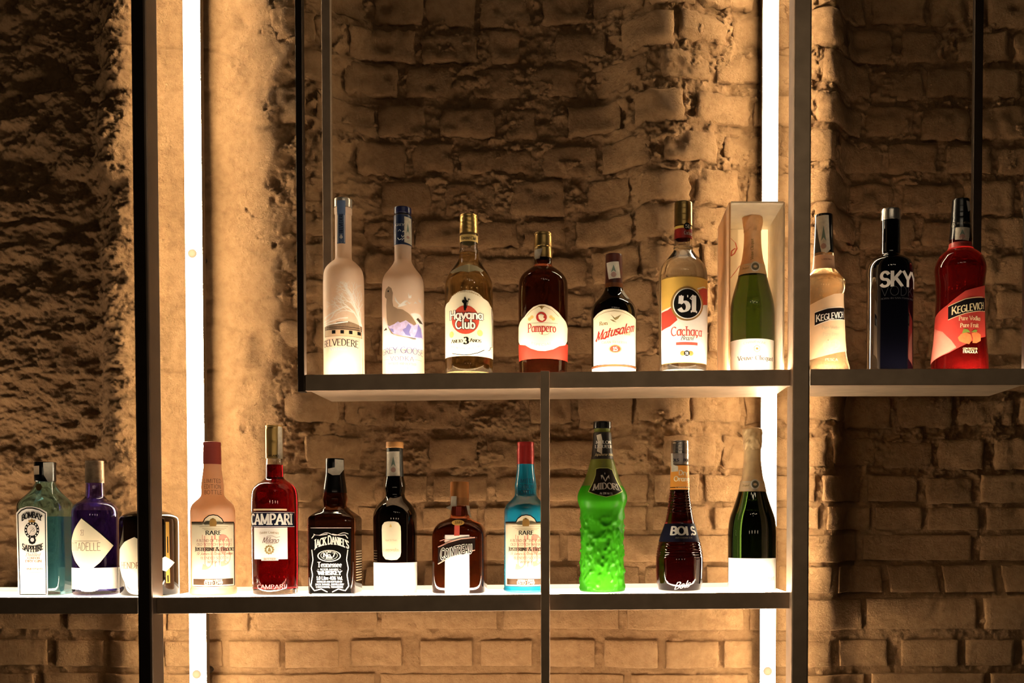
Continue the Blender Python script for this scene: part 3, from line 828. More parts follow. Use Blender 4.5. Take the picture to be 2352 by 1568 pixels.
b.poly('palace_wall', M('pale_sepia_print', (.5, .35, .21), .6), [rect(749, 757, 831, 771)], .0006, parent=pal)
b.poly('palace_window', INK, [rect(764 + 19 * i, 758, 772 + 19 * i, 766) for i in range(4)], .0008, parent=pal)
b.lines([[(749, 751), (831, 750)], [(749, 755), (831, 755)]], 1.1, INK, pal, .0008)
b.text('BELVEDERE', 785, 787, 76, 15, INK, b.root, .13, .05, arc=2, lift=.0007)
b.text('VODKA', 779, 801, 38, 6.5, M('lilac_ink', (.5, .4, .6), .5), b.root, .16, .1, serif=False, lift=.0007, track=.22)
b.text([('DISTILLED AND BOTTLED BY', 786, 853, 54, 3.2)], 0, 0, 0, 0, INKF, b.root, .12, .07, lift=.0007)

# --- 2 frosted bottle with goose
b = Bottle('vodka_bottle', 'frosted bottle with a printed grey goose, mountains and navy cap', 927, ZUP)
b.body([(478, 19), (492, 19), (493, 18), (497, 18), (498, 19.8), (565, 20), (567, 19.2), (598, 19.4), (606, 22), (614, 27), (622, 33), (634, 42), (645, 46.2), (658, 47.6), (680, 48), (858, 48)])
b.finish_profile()
b.solid('glass', FROST, 496)
b.cap('cap', M('navy_plastic', (.012, .014, .06), .25), 478, 494)
sl = b.cap('neck_sleeve', M('navy_sleeve', (.01, .022, .07), .35), 497, 566)
b.text('GREY', 921, 516, 18, 5, INKW, sl, .12, .06, lift=.0012)
b.lines([[(917, 531), (920, 527), (923, 531)], [(926, 533), (929, 530), (931, 534)], [(924, 540), (926, 545), (930, 541)], [(916, 546), (919, 551), (925, 548)], [(925, 552), (929, 547), (934, 549)]], 1.6, INKW, sl, .0012, 'printed_birds')
b.stamp([(930, 497), (945, 499), (946, 560), (930, 556)], .0013)
GOO = M('grey_goose_print', (.26, .17, .105), .6, var=.04)
goose = b.poly('printed_goose', GOO, [(887, 669), (889, 661), (895, 656), (901, 661), (904, 672), (903, 690), (905, 703), (914, 709), (926, 711), (938, 718), (948, 728), (955, 738), (958, 752), (950, 764), (900, 768), (893, 750), (890, 730), (889, 700), (890, 684), (886, 678)], .0005)
b.poly('goose_eye', INK, ell(894, 667, 1.6, 2.2, 10), .0008, parent=goose)
SNOW = M('snow_white_print', (.8, .75, .7), .5, var=.02)
b.poly('printed_snow', SNOW, [(881, 728), (884, 724), (889, 740), (894, 752), (900, 765), (915, 772), (935, 774), (955, 774), (973, 773), (973, 800), (881, 800)], .0006)
b.poly('printed_peak', SNOW, [(943, 719), (953, 716), (964, 717), (969, 724), (973, 738), (973, 772), (962, 748), (955, 735)], .0007)
LIL = M('lilac_mountain_print', (.5, .42, .66), .55, var=.2, vscale=150)
mt = b.poly('printed_mountains', LIL, [(890, 742), (896, 748), (907, 744), (915, 738), (920, 741), (933, 735), (942, 741), (951, 745), (960, 739), (967, 748), (972, 772), (950, 774), (925, 771), (905, 766)], .0008)
b.poly('mountain_shade', M('blue_mountain_print', (.2, .19, .5), .55), [[(938, 742), (945, 748), (940, 762), (944, 771), (932, 768), (925, 757), (933, 752)], [(960, 741), (966, 750), (969, 770), (952, 772), (958, 756)], [(897, 753), (905, 755), (906, 763), (900, 760)]], .001, parent=mt)
b.poly('printed_geese', INKW, [[(907, 678), (913, 690), (920, 699), (930, 690), (938, 689), (930, 697), (936, 699), (926, 703), (914, 706), (918, 700), (910, 692)], [(938, 671), (942, 679), (946, 674), (945, 683), (939, 684)], [(935, 690), (941, 694), (946, 693), (940, 697)], [(950, 696), (954, 689), (960, 695), (955, 693)], [(961, 678), (964, 686), (967, 681), (967, 690), (962, 688)]], .0008)
b.poly('dark_trees', M('dark_brown_print', (.05, .03, .018), .6), [[(956, 730), (960, 726), (966, 731), (971, 738), (964, 738)], [(883, 756), (889, 750), (891, 756)]], .0009)
b.text('GREY GOOSE', 926, 805, 89, 14, M('violet_blue_ink', (.05, .045, .2), .5), b.root, .10, .06, serif=False, arc=3, lift=.0008)
b.text('VODKA', 924, 823, 52, 9.5, M('violet_grey_ink', (.12, .095, .17), .5), b.root, .12, .05, lift=.0008, track=.2)
b.lines([[(883, 824), (896, 824)], [(952, 824), (968, 824)]], .7, INKG, b.root)
b.text('DISTILLED AND BOTTLED', 924, 835, 62, 5, GOLDI, b.root, .12, .06, lift=.0008)
b.text('FRANCE', 922, 845, 36, 6, INKF, b.root, .12, .05, lift=.0008, track=.15)
b.poly('flag_mark', M('pale_blue_ink', (.1, .1, .45), .5), rect(902, 853.5, 917, 857.5), .0008)

# --- 3 golden rum with red disc
b = Bottle('rum_bottle', 'pale golden rum bottle with a red disc on its cream label and gold cap', 1078, ZUP)
b.body([(495, 19.5), (536, 20), (537, 20.5), (552, 20.6), (554, 20), (574, 20.6), (578, 22), (584, 21.6), (590, 22.2), (598, 24), (610, 31), (628, 43.5), (645, 52), (660, 54.3), (680, 55), (820, 55), (858, 54)])
b.finish_profile()
LIQ = M('golden_rum', (.9, .7, .33), .0, trans=1, ior=1.36, var=0)
b.shell(CLEAR, LIQ, 536, 582)
b.cap('cap', GOLD, 495, 538, ridges=5)
bd = b.band('neck_band', M('yellow_gold_paper', (.72, .5, .16), .4), 537.5, 553, .0005)
b.text('Havana Club', 1077, 545.5, 33, 7.5, INK, bd, .14, .07, slant=.2, lift=.0009)
b.poly('neck_label', CREAM, [(1042, 621), (1062, 612), (1078, 608), (1094, 611), (1106, 618), (1103, 623), (1090, 622), (1078, 626), (1062, 624), (1046, 627)], .0005)
lb = b.poly('label', CREAM2, [(1024, 700), (1027, 692), (1033, 689), (1040, 678), (1055, 669), (1070, 666), (1085, 667), (1100, 673), (1110, 682), (1121, 687), (1126, 695), (1130, 700), (1132, 712), (1132, 817), (1024, 817)], .0006)
b.poly('red_disc', M('orange_red_ink', (.5, .06, .03), .5), ell(1070, 734, 30.5, 33), .001, parent=lb)
b.poly('printed_figure', INK, [(1068, 690), (1065, 688), (1062, 691), (1063, 694), (1066, 697), (1066, 706), (1067, 713), (1071, 713), (1072, 704), (1073, 695), (1076, 691), (1072, 688), (1071, 684), (1069, 681), (1067, 684)], .0013, parent=lb)
b.lines([[(1078, 685), (1072, 708)], [(1075, 687), (1081, 688)]], 1.2, INK, lb, .0013)
for m_, t1, t2, lf in ((INK, .32, .3, .0013), (INKW, .19, .17, .0016)):
    b.text([('Havana', 1072, 722, 73, 19)], 0, 0, 0, 0, m_, lb, t1, t2, serif=False, lift=lf, rise=0)
    b.text([('Club', 1069.5, 744, 43, 20)], 0, 0, 0, 0, m_, lb, t1, t2, serif=False, lift=lf, rise=0)
b.text([('ANEJO', 1051, 782, 25, 8), ('ANOS', 1092, 781, 25, 8)], 0, 0, 0, 0, INK, lb, .16, .06, small=.82, lift=.001)
b.text('3', 1071, 782, 11, 15, INK, lb, .26, .1, lift=.001)
b.text('RON PURO CUBANO', 1070, 674, 66, 3.4, GOLDI, lb, .14, .08, arc=9, lift=.001)
b.poly('medal', M('amber_ink', (.75, .5, .16), .5), [ell(1039, 766, 5, 7.5, 14), ell(1102, 763, 6.5, 7.5, 14)], .001, parent=lb)
b.poly('ribbon', M('pink_ink', (.8, .5, .4), .5), [(1037, 791), (1055, 798), (1072, 800), (1090, 797), (1104, 790), (1106, 795), (1090, 803), (1072, 806), (1053, 804), (1036, 797)], .001, parent=lb)
b.text('EL RON DE CUBA', 1071, 799, 52, 3.6, INKW, lb, .14, .09, serif=False, arc=-6, lift=.0013)
b.lines([(1.7, [(1040, 810), (1052, 813), (1066, 815), (1080, 814), (1098, 809), (1112, 801)]), (1.3, [(1129, 700), (1130.5, 740), (1130, 790), (1126, 792), (1124, 799), (1120, 801)])], 1, INK, lb, .001)

# --- 4 dark rum with oval plaque
b = Bottle('rum_bottle', 'broad dark rum bottle with a cream oval plaque over a red band', 1248, ZUP)
b.body([(536, 19.6), (568, 20), (569, 19.4), (593, 19.7), (595, 19.4), (608, 19.8), (613, 23), (618, 30), (624, 38), (632, 47), (643, 53.5), (658, 56), (690, 56.6), (800, 56), (858, 54.4)])
b.finish_profile()
b.solid('glass', M('dark_rum_glass', (.085, .018, .006), .03, trans=.94, ior=1.42, var=0), 594)
b.cap('cap', GOLDD, 536, 570, ridges=4)
b.cap('cap_skirt', GOLDD, 569.5, 594)
b.poly('torn_stamp', PAPER, [(1230, 572), (1247, 570), (1243, 584), (1240, 593), (1230, 593)], .0014)
b.band('red_band', M('coral_red_label', (.45, .026, .012), .5), 783, 823, .0005)
P = [(1192, 745), (1196, 733), (1206, 724), (1214, 714), (1226, 704), (1240, 699), (1252, 699), (1266, 703), (1280, 713), (1290, 724), (1299, 733), (1303, 745), (1302, 775), (1297, 787), (1284, 792), (1270, 801), (1252, 806), (1236, 805), (1220, 799), (1208, 790), (1196, 786), (1192, 774)]
lb = b.poly('label', CREAM2, P, .0011)
b.poly('red_seal', RED, ell(1244, 728, 12, 12), .0015, parent=lb)
b.poly('seal_rider', CREAM2, [(1237, 724), (1243, 720), (1250, 724), (1248, 729), (1252, 732), (1246, 737), (1241, 735), (1238, 731)], .0018, parent=lb)
b.poly('medal', M('amber_ink', (.75, .5, .16), .5), [ell(1223, 727, 4, 4, 12), ell(1218, 731, 4, 4, 12), ell(1265, 727, 4, 4, 12), ell(1270, 731, 4, 4, 12)], .0015, parent=lb)
b.text('Pampero', 1245, 752, 62, 19, RED, lb, .16, .06, lift=.0015)
b.text('ESPECIAL', 1244, 789, 44, 5.5, INKF, lb, .1, .06, serif=False, arc=-5, lift=.0015, track=.15)
b.lines([[(1250 + 11 * math.cos(t * .5), 764 + 4.5 * math.sin(t * .5)) for t in range(13)], [(1212, 741), (1280, 741)]], .8, INKG, lb, .0015)
b.lines([[(1210, 724), (1222, 712), (1238, 704), (1252, 704), (1268, 711), (1282, 724)], ], .9, GOLDI, lb, .0015)
b.poly('label_flourish', GOLDI, [(1236, 703), (1244, 702), (1253, 703), (1248, 706), (1245, 711), (1241, 706)], .0015, parent=lb)

# --- 5 squat dark rum
b = Bottle('rum_bottle', 'short dark brown rum bottle with a white arched label and torn neck stamp', 1410, ZUP)
b.body([(585, 18.4), (600, 18.6), (640, 18.8), (655, 19.8), (660, 20.3), (663, 20.2), (675, 25.5), (685, 33), (695, 42), (704, 48), (718, 51.6), (735, 52), (858, 51)])
b.finish_profile()
b.solid('glass', M('near_black_glass', (.002, .0009, .0005), .04, spec=.6, coat=.4), 640)
b.cap('capsule', M('maroon_capsule', (.075, .018, .012), .35), 585, 660)
b.band('capsule_ring', M('brown_gold_ring', (.2, .07, .025), .4, .2), 648, 658, .0011)
b.stamp([(1394, 602), (1420, 600), (1424, 637), (1399, 641)], .0012)
b.poly('torn_stamp', PAPER, [(1424, 668), (1429, 661), (1436, 676), (1440, 683), (1433, 685)], .0022)
lb = b.poly('label', CREAM2, [(1364, 726), (1374, 717), (1388, 711), (1404, 709), (1420, 710), (1436, 713), (1449, 719), (1459, 726), (1459, 836), (1364, 836)], .0006)
b.lines([[(1366, 729), (1376, 721), (1392, 716), (1410, 714), (1428, 716), (1446, 722), (1457, 729)]], .8, GOLDI, lb, .001)
b.poly('bird_mark', M('olive_ink', (.3, .22, .08), .5), [[(1403, 722), (1412, 730), (1426, 722), (1419, 732), (1413, 735), (1410, 732)], [(1401, 733), (1408, 734), (1416, 740), (1408, 738)]], .001, parent=lb)
b.text('Ron', 1387, 741, 18, 8, GOLDI, lb, .16, .07, lift=.001)
b.text('Matusalem', 1412, 759, 84, 21, RED, lb, .17, .08, serif=False, slant=.35, rise=25, lift=.001)
b.lines([(2.6, [(1369, 780), (1374, 772), (1378, 762)]), (2.6, [(1380, 775), (1390, 777), (1400, 768)])], 2, RED, lb, .001)
b.text('Est. 1872', 1432, 764, 27, 6, GOLDI, lb, .14, .08, slant=.2, lift=.001)
b.text('GRAN RESERVA', 1411, 785, 56, 6, INKF, lb, .12, .05, lift=.001, small=.8, track=.1)
b.poly('oval_seal', M('amber_ink', (.75, .5, .16), .5), ell(1413, 801, 14.5, 10), .001, parent=lb)
b.poly('oval_seal_red', M('orange_red_ink', (.5, .06, .03), .5), ell(1413, 801, 12, 8), .0013, parent=lb)
b.text('15', 1413, 801, 10, 9, INKW, lb, .16, .07, lift=.0016)
b.band('brown_foil_line', M('brown_gold_ring', (.2, .07, .025), .4, .2), 837, 841, .0006)
b.band('base_label', WHITE, 841.5, 857, .0006, phi=1.35)

# --- 6 clear bottle with number roundel
b = Bottle('cachaca_bottle', 'clear bottle with a black 51 roundel on a yellow, red and white label', 1568.5, ZUP)
b.body([(466, 19.4), (500, 19.6), (520, 19.8), (544, 20.2), (546, 20.2), (565, 20.8), (570, 22.4), (574, 21.6), (580, 24.5), (595, 36.5), (610, 48.5), (624, 54), (640, 55.6), (700, 55.8), (800, 55), (858, 53)])
b.finish_profile()
b.shell(CLEAR, M('clear_spirit', (.97, .95, .88), .0, trans=1, ior=1.36, var=0), 544, 568)
b.cap('cap', GOLDD, 466, 520, ridges=4)
nb = b.band('neck_band', M('crimson_paper', (.36, .025, .02), .4), 522, 545, .0007)
b.band('neck_stripe', M('yellow_paper', (.8, .55, .12), .4), 517, 523, .0009)
b.poly('neck_roundel', INK, ell(1577, 519, 7.5, 8), .0013, parent=nb)
b.text('51', 1577.5, 519, 9, 8, INKW, nb, .2, .08, lift=.0016)
b.text('Cachaça', 1579, 534, 17, 8, INKW, nb, .14, .07, lift=.0013)
YEL = M('warm_yellow_label', (.75, .46, .09), .5)
SW = M('coral_label', (.48, .05, .03), .5)
lb = b.poly('label', WHITE, rect(1520, 635, 1623, 831), .0006)
b.poly('yellow_field', YEL, [(1520, 635), (1623, 635), (1623, 655), (1605, 664), (1575, 690), (1545, 702), (1520, 708)], .0009, parent=lb)
b.poly('swoosh_print', SW, [[(1520, 712), (1534, 709), (1544, 703), (1556, 734), (1540, 747), (1520, 754)], [(1602, 665), (1612, 658), (1623, 655), (1623, 692), (1612, 697)]], .0011, parent=lb)
b.lines([(2.4, [(1520, 709.5), (1534, 706.5), (1546, 701)]), (2.4, [(1600, 662), (1612, 655.5), (1623, 653)]), (2.2, [(1612, 698), (1623, 693)]), (2.2, [(1520, 755.5), (1541, 748.5), (1558, 735)])], 2, INKW, lb, .0014)
b.poly('gold_ring', GOLDI, ell(1577, 697, 36, 39.5, 36), .0014, parent=lb)
b.poly('white_ring', INKW, ell(1577.5, 697, 32, 35.5, 36), .0017, parent=lb)
b.poly('black_disc', INK, ell(1578, 697, 30, 33.5, 36), .002, parent=lb)
b.text('51', 1579, 697, 40, 36, INKW, lb, .27, .09, lift=.0024, track=.06)
b.text('Cachaça', 1576, 760, 68, 20, M('coral_ink', (.52, .06, .04), .5), lb, .15, .07, lift=.0011)
b.text('Brazil', 1577, 776, 28, 10, INK, lb, .12, .06, serif=False, slant=.35, lift=.0011)
b.poly('red_bar', M('coral_ink', (.52, .06, .04), .5), rect(1553, 785.5, 1601, 792), .0011, parent=lb)
b.text([('FINEST QUALITY', 1576, 796.5, 46, 2.6), ('PRODUCT OF BRAZIL', 1576, 800.5, 40, 2.6)], 0, 0, 0, 0, INKF, lb, .12, .08, serif=False, lift=.0011)
b.poly('medal', GOLDI, [ell(1568, 811, 6, 6, 14), ell(1586, 811, 6, 6, 14)], .0011, parent=lb)
b.poly('medal_dark', INK, ell(1577, 811, 6.5, 6.5, 14), .0014, parent=lb)
b.text('51', 1577, 811, 7, 6, INKW, lb, .18, .08, lift=.0017)
b.lines([(1.6, [(1521, 832), (1572, 832), (1622, 832)]), (2.2, [(1521, 633.5), (1572, 633.5), (1622, 633.5)])], 1.6, GOLDI, lb, .0008)

# --- 7 champagne in an open gift box
GREEN = M('dark_green_glass', (.02, .034, .004), .02, trans=.9, ior=1.45, var=0)
GREEN2 = M('deep_green_glass', (.0025, .005, .0008), .02, trans=.8, ior=1.45, var=0)
FOIL = M('rose_gold_foil', (.95, .58, .32), .34, .3, var=.12, vscale=60)
FOIL2 = M('pale_gold_foil', (.95, .66, .34), .34, .3, var=.12, vscale=60)
COLLAR = M('gold_collar_paper', (.85, .66, .4), .45, .2)
def champagne(label, cx, dy, zf, ya, hw, glass, foil, collar, laby, labx, txt):
    b = Bottle('champagne_bottle', label, cx, zf, ya=ya)
    pts = [(486, 18), (489, 21.5), (500, 22.2), (520, 21.5), (532, 20), (536, 19), (540, 19), (566, 19.8), (598, 23.8), (612, 27.5), (626, 30), (644, 34.5), (664, 40), (690, 47.2), (712, 50.6), (740, 51.6), (858, 51.6)]
    k_ = hw / 51.6
    b.body([(y + dy, h * (1 if y < 620 else 1 + (k_ - 1) * min(1, (y - 620) / 70))) for y, h in pts])
    b.finish_profile()
    b.solid('glass', glass, 560 + dy)
    b.cap('foil_capsule', foil, 486 + dy, 538 + dy, crinkle=.13, grow=.0004, bev=.003)
    b.cap('neck_foil', foil, 536 + dy, 632 + dy, grow=.0004)
    c_ = b.band('collar_label', COLLAR, 607 + dy, 630 + dy, .0009)
    b.lines([(1.0, [(cx - 26, 609 + dy), (cx, 609 + dy), (cx + 26, 609 + dy)]), (1.0, [(cx - 28, 628 + dy), (cx, 628 + dy), (cx + 28, 628 + dy)])], 1, INKW, c_, .0013)
    b.poly('collar_seal', INKW, ell(cx + 6, 615 + dy, 10, 11.5), .0014, parent=c_)
    b.poly('seal_print', M('grey_green_ink', (.14, .13, .08), .5), ell(cx + 6, 615 + dy, 7.6, 8.6), .0018, parent=c_)
    b.text('*', cx + 6, 615 + dy, 8, 9, COLLAR, c_, .16, .12, serif=False, lift=.0021)
    b.text('Clicquot', cx - 15, 617 + dy, 15, 4.5, GOLDI, c_, .14, .08, slant=.2, lift=.0013)
    if txt == 1: b.text('Veuve Clicquot', cx - 1, 575 + dy, 48, 5.5, GOLDI, b.root, .14, .08, vert=True, lift=.0012)
    return b
b = champagne('champagne bottle with a white label standing inside the open gift box', 1727, 0, ZUP, 1.90, 51.6, GREEN, FOIL, None, 0, 0, 1)
b.root.location.z += .0022
lb = b.band('label', WHITE, 780, 858, .0006, phi=1.25)
b.text('CHAMPAGNE', 1733, 789, 50, 5, INKF, lb, .1, .06, serif=False, arc=2, lift=.001)
b.lines([[(1738 + 7 * math.cos(math.pi / 2 + k * math.pi / 3), 803 + 8 * math.sin(math.pi / 2 + k * math.pi / 3)) for k in range(7)]], 1.2, GOLDI, lb, .001, 'hexagon_mark')
b.text('*', 1738, 803, 7, 8, GOLDI, lb, .14, .1, serif=False, lift=.001)
b.text('Veuve Clicquot', 1734, 824, 78, 10, M('brown_grey_ink', (.1, .075, .04), .5), lb, .18, .06, lift=.001)

def gift_box():
    y0, y1 = YF + .014, YB - .007
    x0 = X(1674, y0); x1 = X(1803, y0); t = .0035
    zb = ZUP((x0 + x1) / 2) + .0020; zt = unproj(1735, 462, y0)[1]
    org = ((x0 + x1) / 2, (y0 + y1) / 2, zb)
    bx = setp(empty('gift_box', org), 'open cream presentation box standing by the right post with a champagne bottle inside', 'gift box')
    out = M('peach_card', (.95, .68, .42), .5, translucent=.6); inn = M('cream_card', (.95, .85, .68), .55, translucent=.6)
    def pn(nm, *a, mat=inn): return slab(nm, *a, mat, bx, bev=.0004, orig=org)
    pn('back_panel', x0, x1, y1 - t, y1, zt, zt - zb)
    pn('side_panel', x0, x0 + t, y0 + .006, y1 - t, zt, zt - zb, mat=out)
    pn('side_panel', x1 - t, x1, y0 + .006, y1 - t, zt, zt - zb)
    pn('top_panel', x0 + t, x1 - t, y0, y1 - t, zt, t)
    pn('base_panel', x0 + t, x1 - t, y0 + .02, y1 - t, zb + .001, .001)
    rb = M('coral_ribbon_ink', (.75, .22, .16), .5)
    # painted ribbon on the inside of the back panel
    def stroke(pts, w, yy):
        V, Fc = [], []
        for i, (x, z) in enumerate(pts):
            V += [(x - org[0] - w, yy - org[1], z - org[2] + w * .4), (x - org[0] + w, yy - org[1], z - org[2] - w * .4)]
        for i in range(len(pts) - 1): Fc.append((2 * i, 2 * i + 1, 2 * i + 3, 2 * i + 2))
        return mobj('printed_ribbon', V, Fc, rb, bx)
    yy = y1 - t - .0006
    zz = lambda py: unproj(1700, py, yy)[1]
    xx = lambda px: X(px, yy)
    stroke([(xx(1676), zz(546)), (xx(1688), zz(557)), (xx(1692), zz(570)), (xx(1686), zz(582)), (xx(1678), zz(588)), (xx(1680), zz(576)), (xx(1688), zz(570)), (xx(1693), zz(573))], .0012, yy)
    stroke([(xx(1676), zz(640)), (xx(1690), zz(622)), (xx(1698), zz(610))], .0006, yy)
    stroke([(xx(1676), zz(712)), (xx(1680), zz(725)), (xx(1678), zz(740))], .0012, yy)
gift_box()

# --- 8 peach vodka liqueur
def keg(label, cx, hwp, glass, field, neckm, fruit, zf, dyt, txtm, bx, flav):
    b = Bottle('flavoured_vodka_bottle', label, cx, zf)
    b.body(hwp); b.finish_profile()
    return b
PEACHG = M('peach_liqueur_glass', (.95, .68, .36), .04, trans=.85, ior=1.4, var=.04)
b = keg('pale peach vodka bottle with slanted black name plate beside the right post', 1890,
        [(494, 19.5), (520, 20), (540, 20.6), (560, 21.6), (582, 23), (584, 23.3), (612, 25.2), (620, 27), (625, 31), (632, 37), (638, 42), (647, 48.5), (657, 50), (669, 48.4), (682, 46.2), (695, 46.3), (727, 48), (759, 49.6), (791, 51.3), (822, 55), (846, 61), (856, 61.5)],
        None, None, None, None, ZUR, 0, None, 0, 0)
b.solid('glass', PEACHG, 583)
b.cap('cap', BLACKP, 494, 584, ridges=0)
b.band('neck_sleeve', M('peach_sleeve', (.85, .5, .3), .4), 584, 616, .0006)
b.text('L30107M-5', 1897, 595, 22, 3.4, REDD, b.root, .14, .1, serif=False, lift=.0011)
b.stamp([(1873, 495), (1900, 494), (1904, 572), (1897, 581), (1885, 578), (1878, 540)], .0012)
fld = b.poly('label', M('pale_peach_label', (.74, .5, .3), .5, var=.06), [(1846, 704), (1870, 693), (1915, 674), (1938, 667), (1942, 740), (1948, 790), (1950, 800), (1925, 808), (1846, 830)], .0006)
BAN = M('black_banner', (.006, .004, .005), .7, spec=.12)
bn = b.poly('name_banner', BAN, [(1871, 717), (1900, 709), (1936, 702), (1937, 729), (1905, 734), (1871, 746)], .001, parent=fld)
b.lines([(1.3, [(1871, 716), (1900, 708), (1936, 701)]), (1.3, [(1871, 747), (1905, 735.5), (1937, 730.5)])], 1.3, INKW, fld, .0013)
b.text('KEGLEVICH', 1904, 724, 60, 16, INKW, fld, .17, .08, serif=False, rise=13, small=.84, lift=.0013)
b.text([('Pure Vodka', 1906, 752, 38, 8), ('Pure Fruit', 1907, 767, 36, 8)], 0, 0, 0, 0, M('pale_print', (.55, .45, .3), .5), fld, .14, .07, lift=.0012)
PF = M('peach_fruit_print', (.6, .5, .34), .5, var=.12, vscale=200)
b.poly('printed_fruit', PF, [ell(1902, 794, 13, 14), ell(1917, 790, 11, 12)], .0011, parent=fld)
b.text('PESCA', 1908, 826, 27, 6, M('pale_print', (.55, .45, .3), .5), b.root, .14, .09, serif=False, lift=.0011)

# --- 9 black bottle
b = Bottle('vodka_bottle', 'glossy black bottle with silver cap and big white letters, middle of the right shelf', 2043, ZUR)
b.body([(482, 22), (507, 22.2), (508, 22), (560, 22.3), (585, 22.6), (590, 28), (594, 37), (600, 45.5), (608, 50.5), (618, 53.2), (630, 53.8), (856, 53.8)])
b.finish_profile()
b.solid('glass', M('midnight_blue_glass', (.0007, .0007, .0016), .05, spec=.6, coat=.5), 490)
b.cap('cap', SILVER, 482, 508)
SK = M('silver_white_ink', (.6, .56, .52), .4, .2)
b.text('SKYY', 2061, 640, 80, 33, SK, b.root, .21, .17, serif=False, lift=.0007, track=.06)
b.text('VODKA', 2060, 668, 76, 21, M('dim_grey_ink', (.02, .02, .024), .45), b.root, .05, .05, serif=False, lift=.0007, track=.1)
b.text('BORN IN SAN FRANCISCO', 2058, 684.5, 72, 3.6, M('dim_grey_ink', (.02, .02, .024), .45), b.root, .14, .1, serif=False, lift=.0007)

# --- 10 strawberry vodka
b = Bottle('flavoured_vodka_bottle', 'red strawberry vodka bottle with slanted black name plate, rightmost on the upper shelf', 2203, ZUR)
b.body([(459, 19.5), (475, 20.5), (500, 22), (530, 24), (548, 26), (553, 26.3), (565, 26.6), (574, 31), (580, 39), (587, 47), (594, 52), (609, 58.4), (622, 60), (645, 57.5), (663, 56), (695, 56.5), (727, 58), (759, 60), (791, 62.5), (822, 65.5), (846, 67), (856, 67)])
b.finish_profile()
b.solid('glass', M('red_liqueur_glass', (.3, .009, .008), .05, trans=.9, ior=1.4, var=.03), 552)
b.cap('cap', BLACKP, 459, 502, ridges=3)
sl = b.cap('neck_sleeve', BLACKP, 500, 552)
b.text('SIX TIMES DISTILLED', 2212, 512, 34, 4, INKG, sl, .14, .09, serif=False, lift=.0011)
b.text('6', 2188, 513, 8, 12, INKG, sl, .1, .06, lift=.0011)
b.stamp([(2192, 521), (2222, 523), (2221, 553), (2191, 549)], .0013)
b.poly('cap_strip', M('clear_strip', (.5, .45, .4), .2), [(2214, 461), (2221, 462), (2223, 480), (2218, 486)], .0016)
b.band('neck_print', M('red_sleeve', (.5, .06, .045), .35), 553.5, 566, .0005)
b.text('L30107M', 2210, 560, 22, 3.4, REDD, b.root, .14, .1, serif=False, lift=.001)
fld = b.poly('label', M('coral_red_field', (.5, .045, .032), .45, var=.1, vscale=20), [(2147, 718), (2175, 697), (2215, 668), (2260, 648), (2260, 770), (2240, 778), (2218, 790), (2180, 808), (2137, 828), (2143, 780)], .0006)
b.poly('pale_corner', M('pale_coral_print', (.68, .2, .14), .5, var=.15, vscale=30), [(2147, 745), (2165, 757), (2185, 780), (2196, 797), (2180, 806), (2138, 826), (2143, 780)], .0009, parent=fld)
bn = b.poly('name_banner', BAN, [(2177, 702), (2215, 688), (2258, 680), (2258, 710), (2215, 719), (2177, 731)], .0012, parent=fld)
b.lines([(1.4, [(2177, 701), (2215, 687), (2258, 679)]), (1.4, [(2177, 732), (2215, 720), (2258, 711)])], 1.4, CREAM, fld, .0015)
b.text('KEGLEVICH', 2220, 705, 70, 18, CREAM, fld, .17, .08, serif=False, rise=15, small=.84, lift=.0016)
b.text([('Pure Vodka', 2224, 731, 46, 9), ('Pure Fruit', 2224, 747, 40, 9)], 0, 0, 0, 0, CREAM, fld, .14, .07, lift=.0013)
SB = M('orange_strawberry_print', (.7, .2, .06), .5, var=.12, vscale=150)
sb = b.poly('printed_strawberry', SB, [[(2199, 775), (2206, 767), (2217, 764), (2227, 769), (2230, 780), (2224, 791), (2212, 788), (2202, 783)], [(2229, 766), (2240, 762), (2249, 768), (2249, 782), (2240, 788), (2231, 788), (2232, 778)]], .0012, parent=fld)
b.poly('printed_leaf', M('green_leaf_print', (.22, .3, .05), .5), [[(2208, 766), (2212, 755), (2221, 757), (2226, 764), (2218, 764)], [(2228, 763), (2236, 757), (2242, 758), (2238, 764)]], .0015, parent=fld)
b.text([('CON SUCCO DI', 2226, 801, 31, 4), ('FRAGOLA', 2226, 808, 31, 6.5)], 0, 0, 0, 0, CREAM, b.root, .16, .1, serif=False, lift=.0011)

# ================================================================== lower shelf
# --- 11 square blue gin
b = Bottle('gin_bottle', 'square turquoise gin bottle with an arched cream label, leftmost on the lower shelf', 101, ZLL, flat=.0335)
b.body([(1061, 22), (1104, 22), (1106, 21), (1112, 21.5), (1122, 25), (1132, 31), (1142, 39), (1152, 46), (1160, 49), (1172, 49.5), (1365, 49.5)])
b.finish_profile(3)
zsh = b.z_ax(1108); zbd = b.z_ax(1150)
sq = (.8, lambda z: 2 + 6 * max(0, min(1, (zsh - z) / (zsh - zbd))))
b.flat = 49.5 * b.k * .8
b.shell(M('turquoise_glass', (.62, .92, .97), 0, trans=1, ior=1.45, var=0), M('turquoise_gin', (.30, .68, .72), .03, trans=.72, ior=1.36, var=0), 1106, 1186, t=.003, seg=64, sq=sq)
b.cap('cap', BLACKP, 1061, 1106)
def flat_strip(b, name, P, mat, dy):
    V = []
    for x, y in P:
        yy = b.y0 - dy
        x_, z_ = unproj(x, y, yy); V.append((x_ - b.x0, -dy, z_ - b.z0))
    return mobj(name, V, [tuple(range(len(P)))], mat, b.root)
cr_ = 22 * b.k
flat_strip(b, 'cap_label', [(77, 1070), (90, 1069), (90, 1089), (78, 1090)], M('tan_print', (.55, .42, .28), .5), cr_ + .0012)
flat_strip(b, 'tax_stamp', [(99, 1062), (122, 1061), (121, 1089), (121, 1106), (110, 1106), (100, 1090)], PAPER, cr_ + .0014)
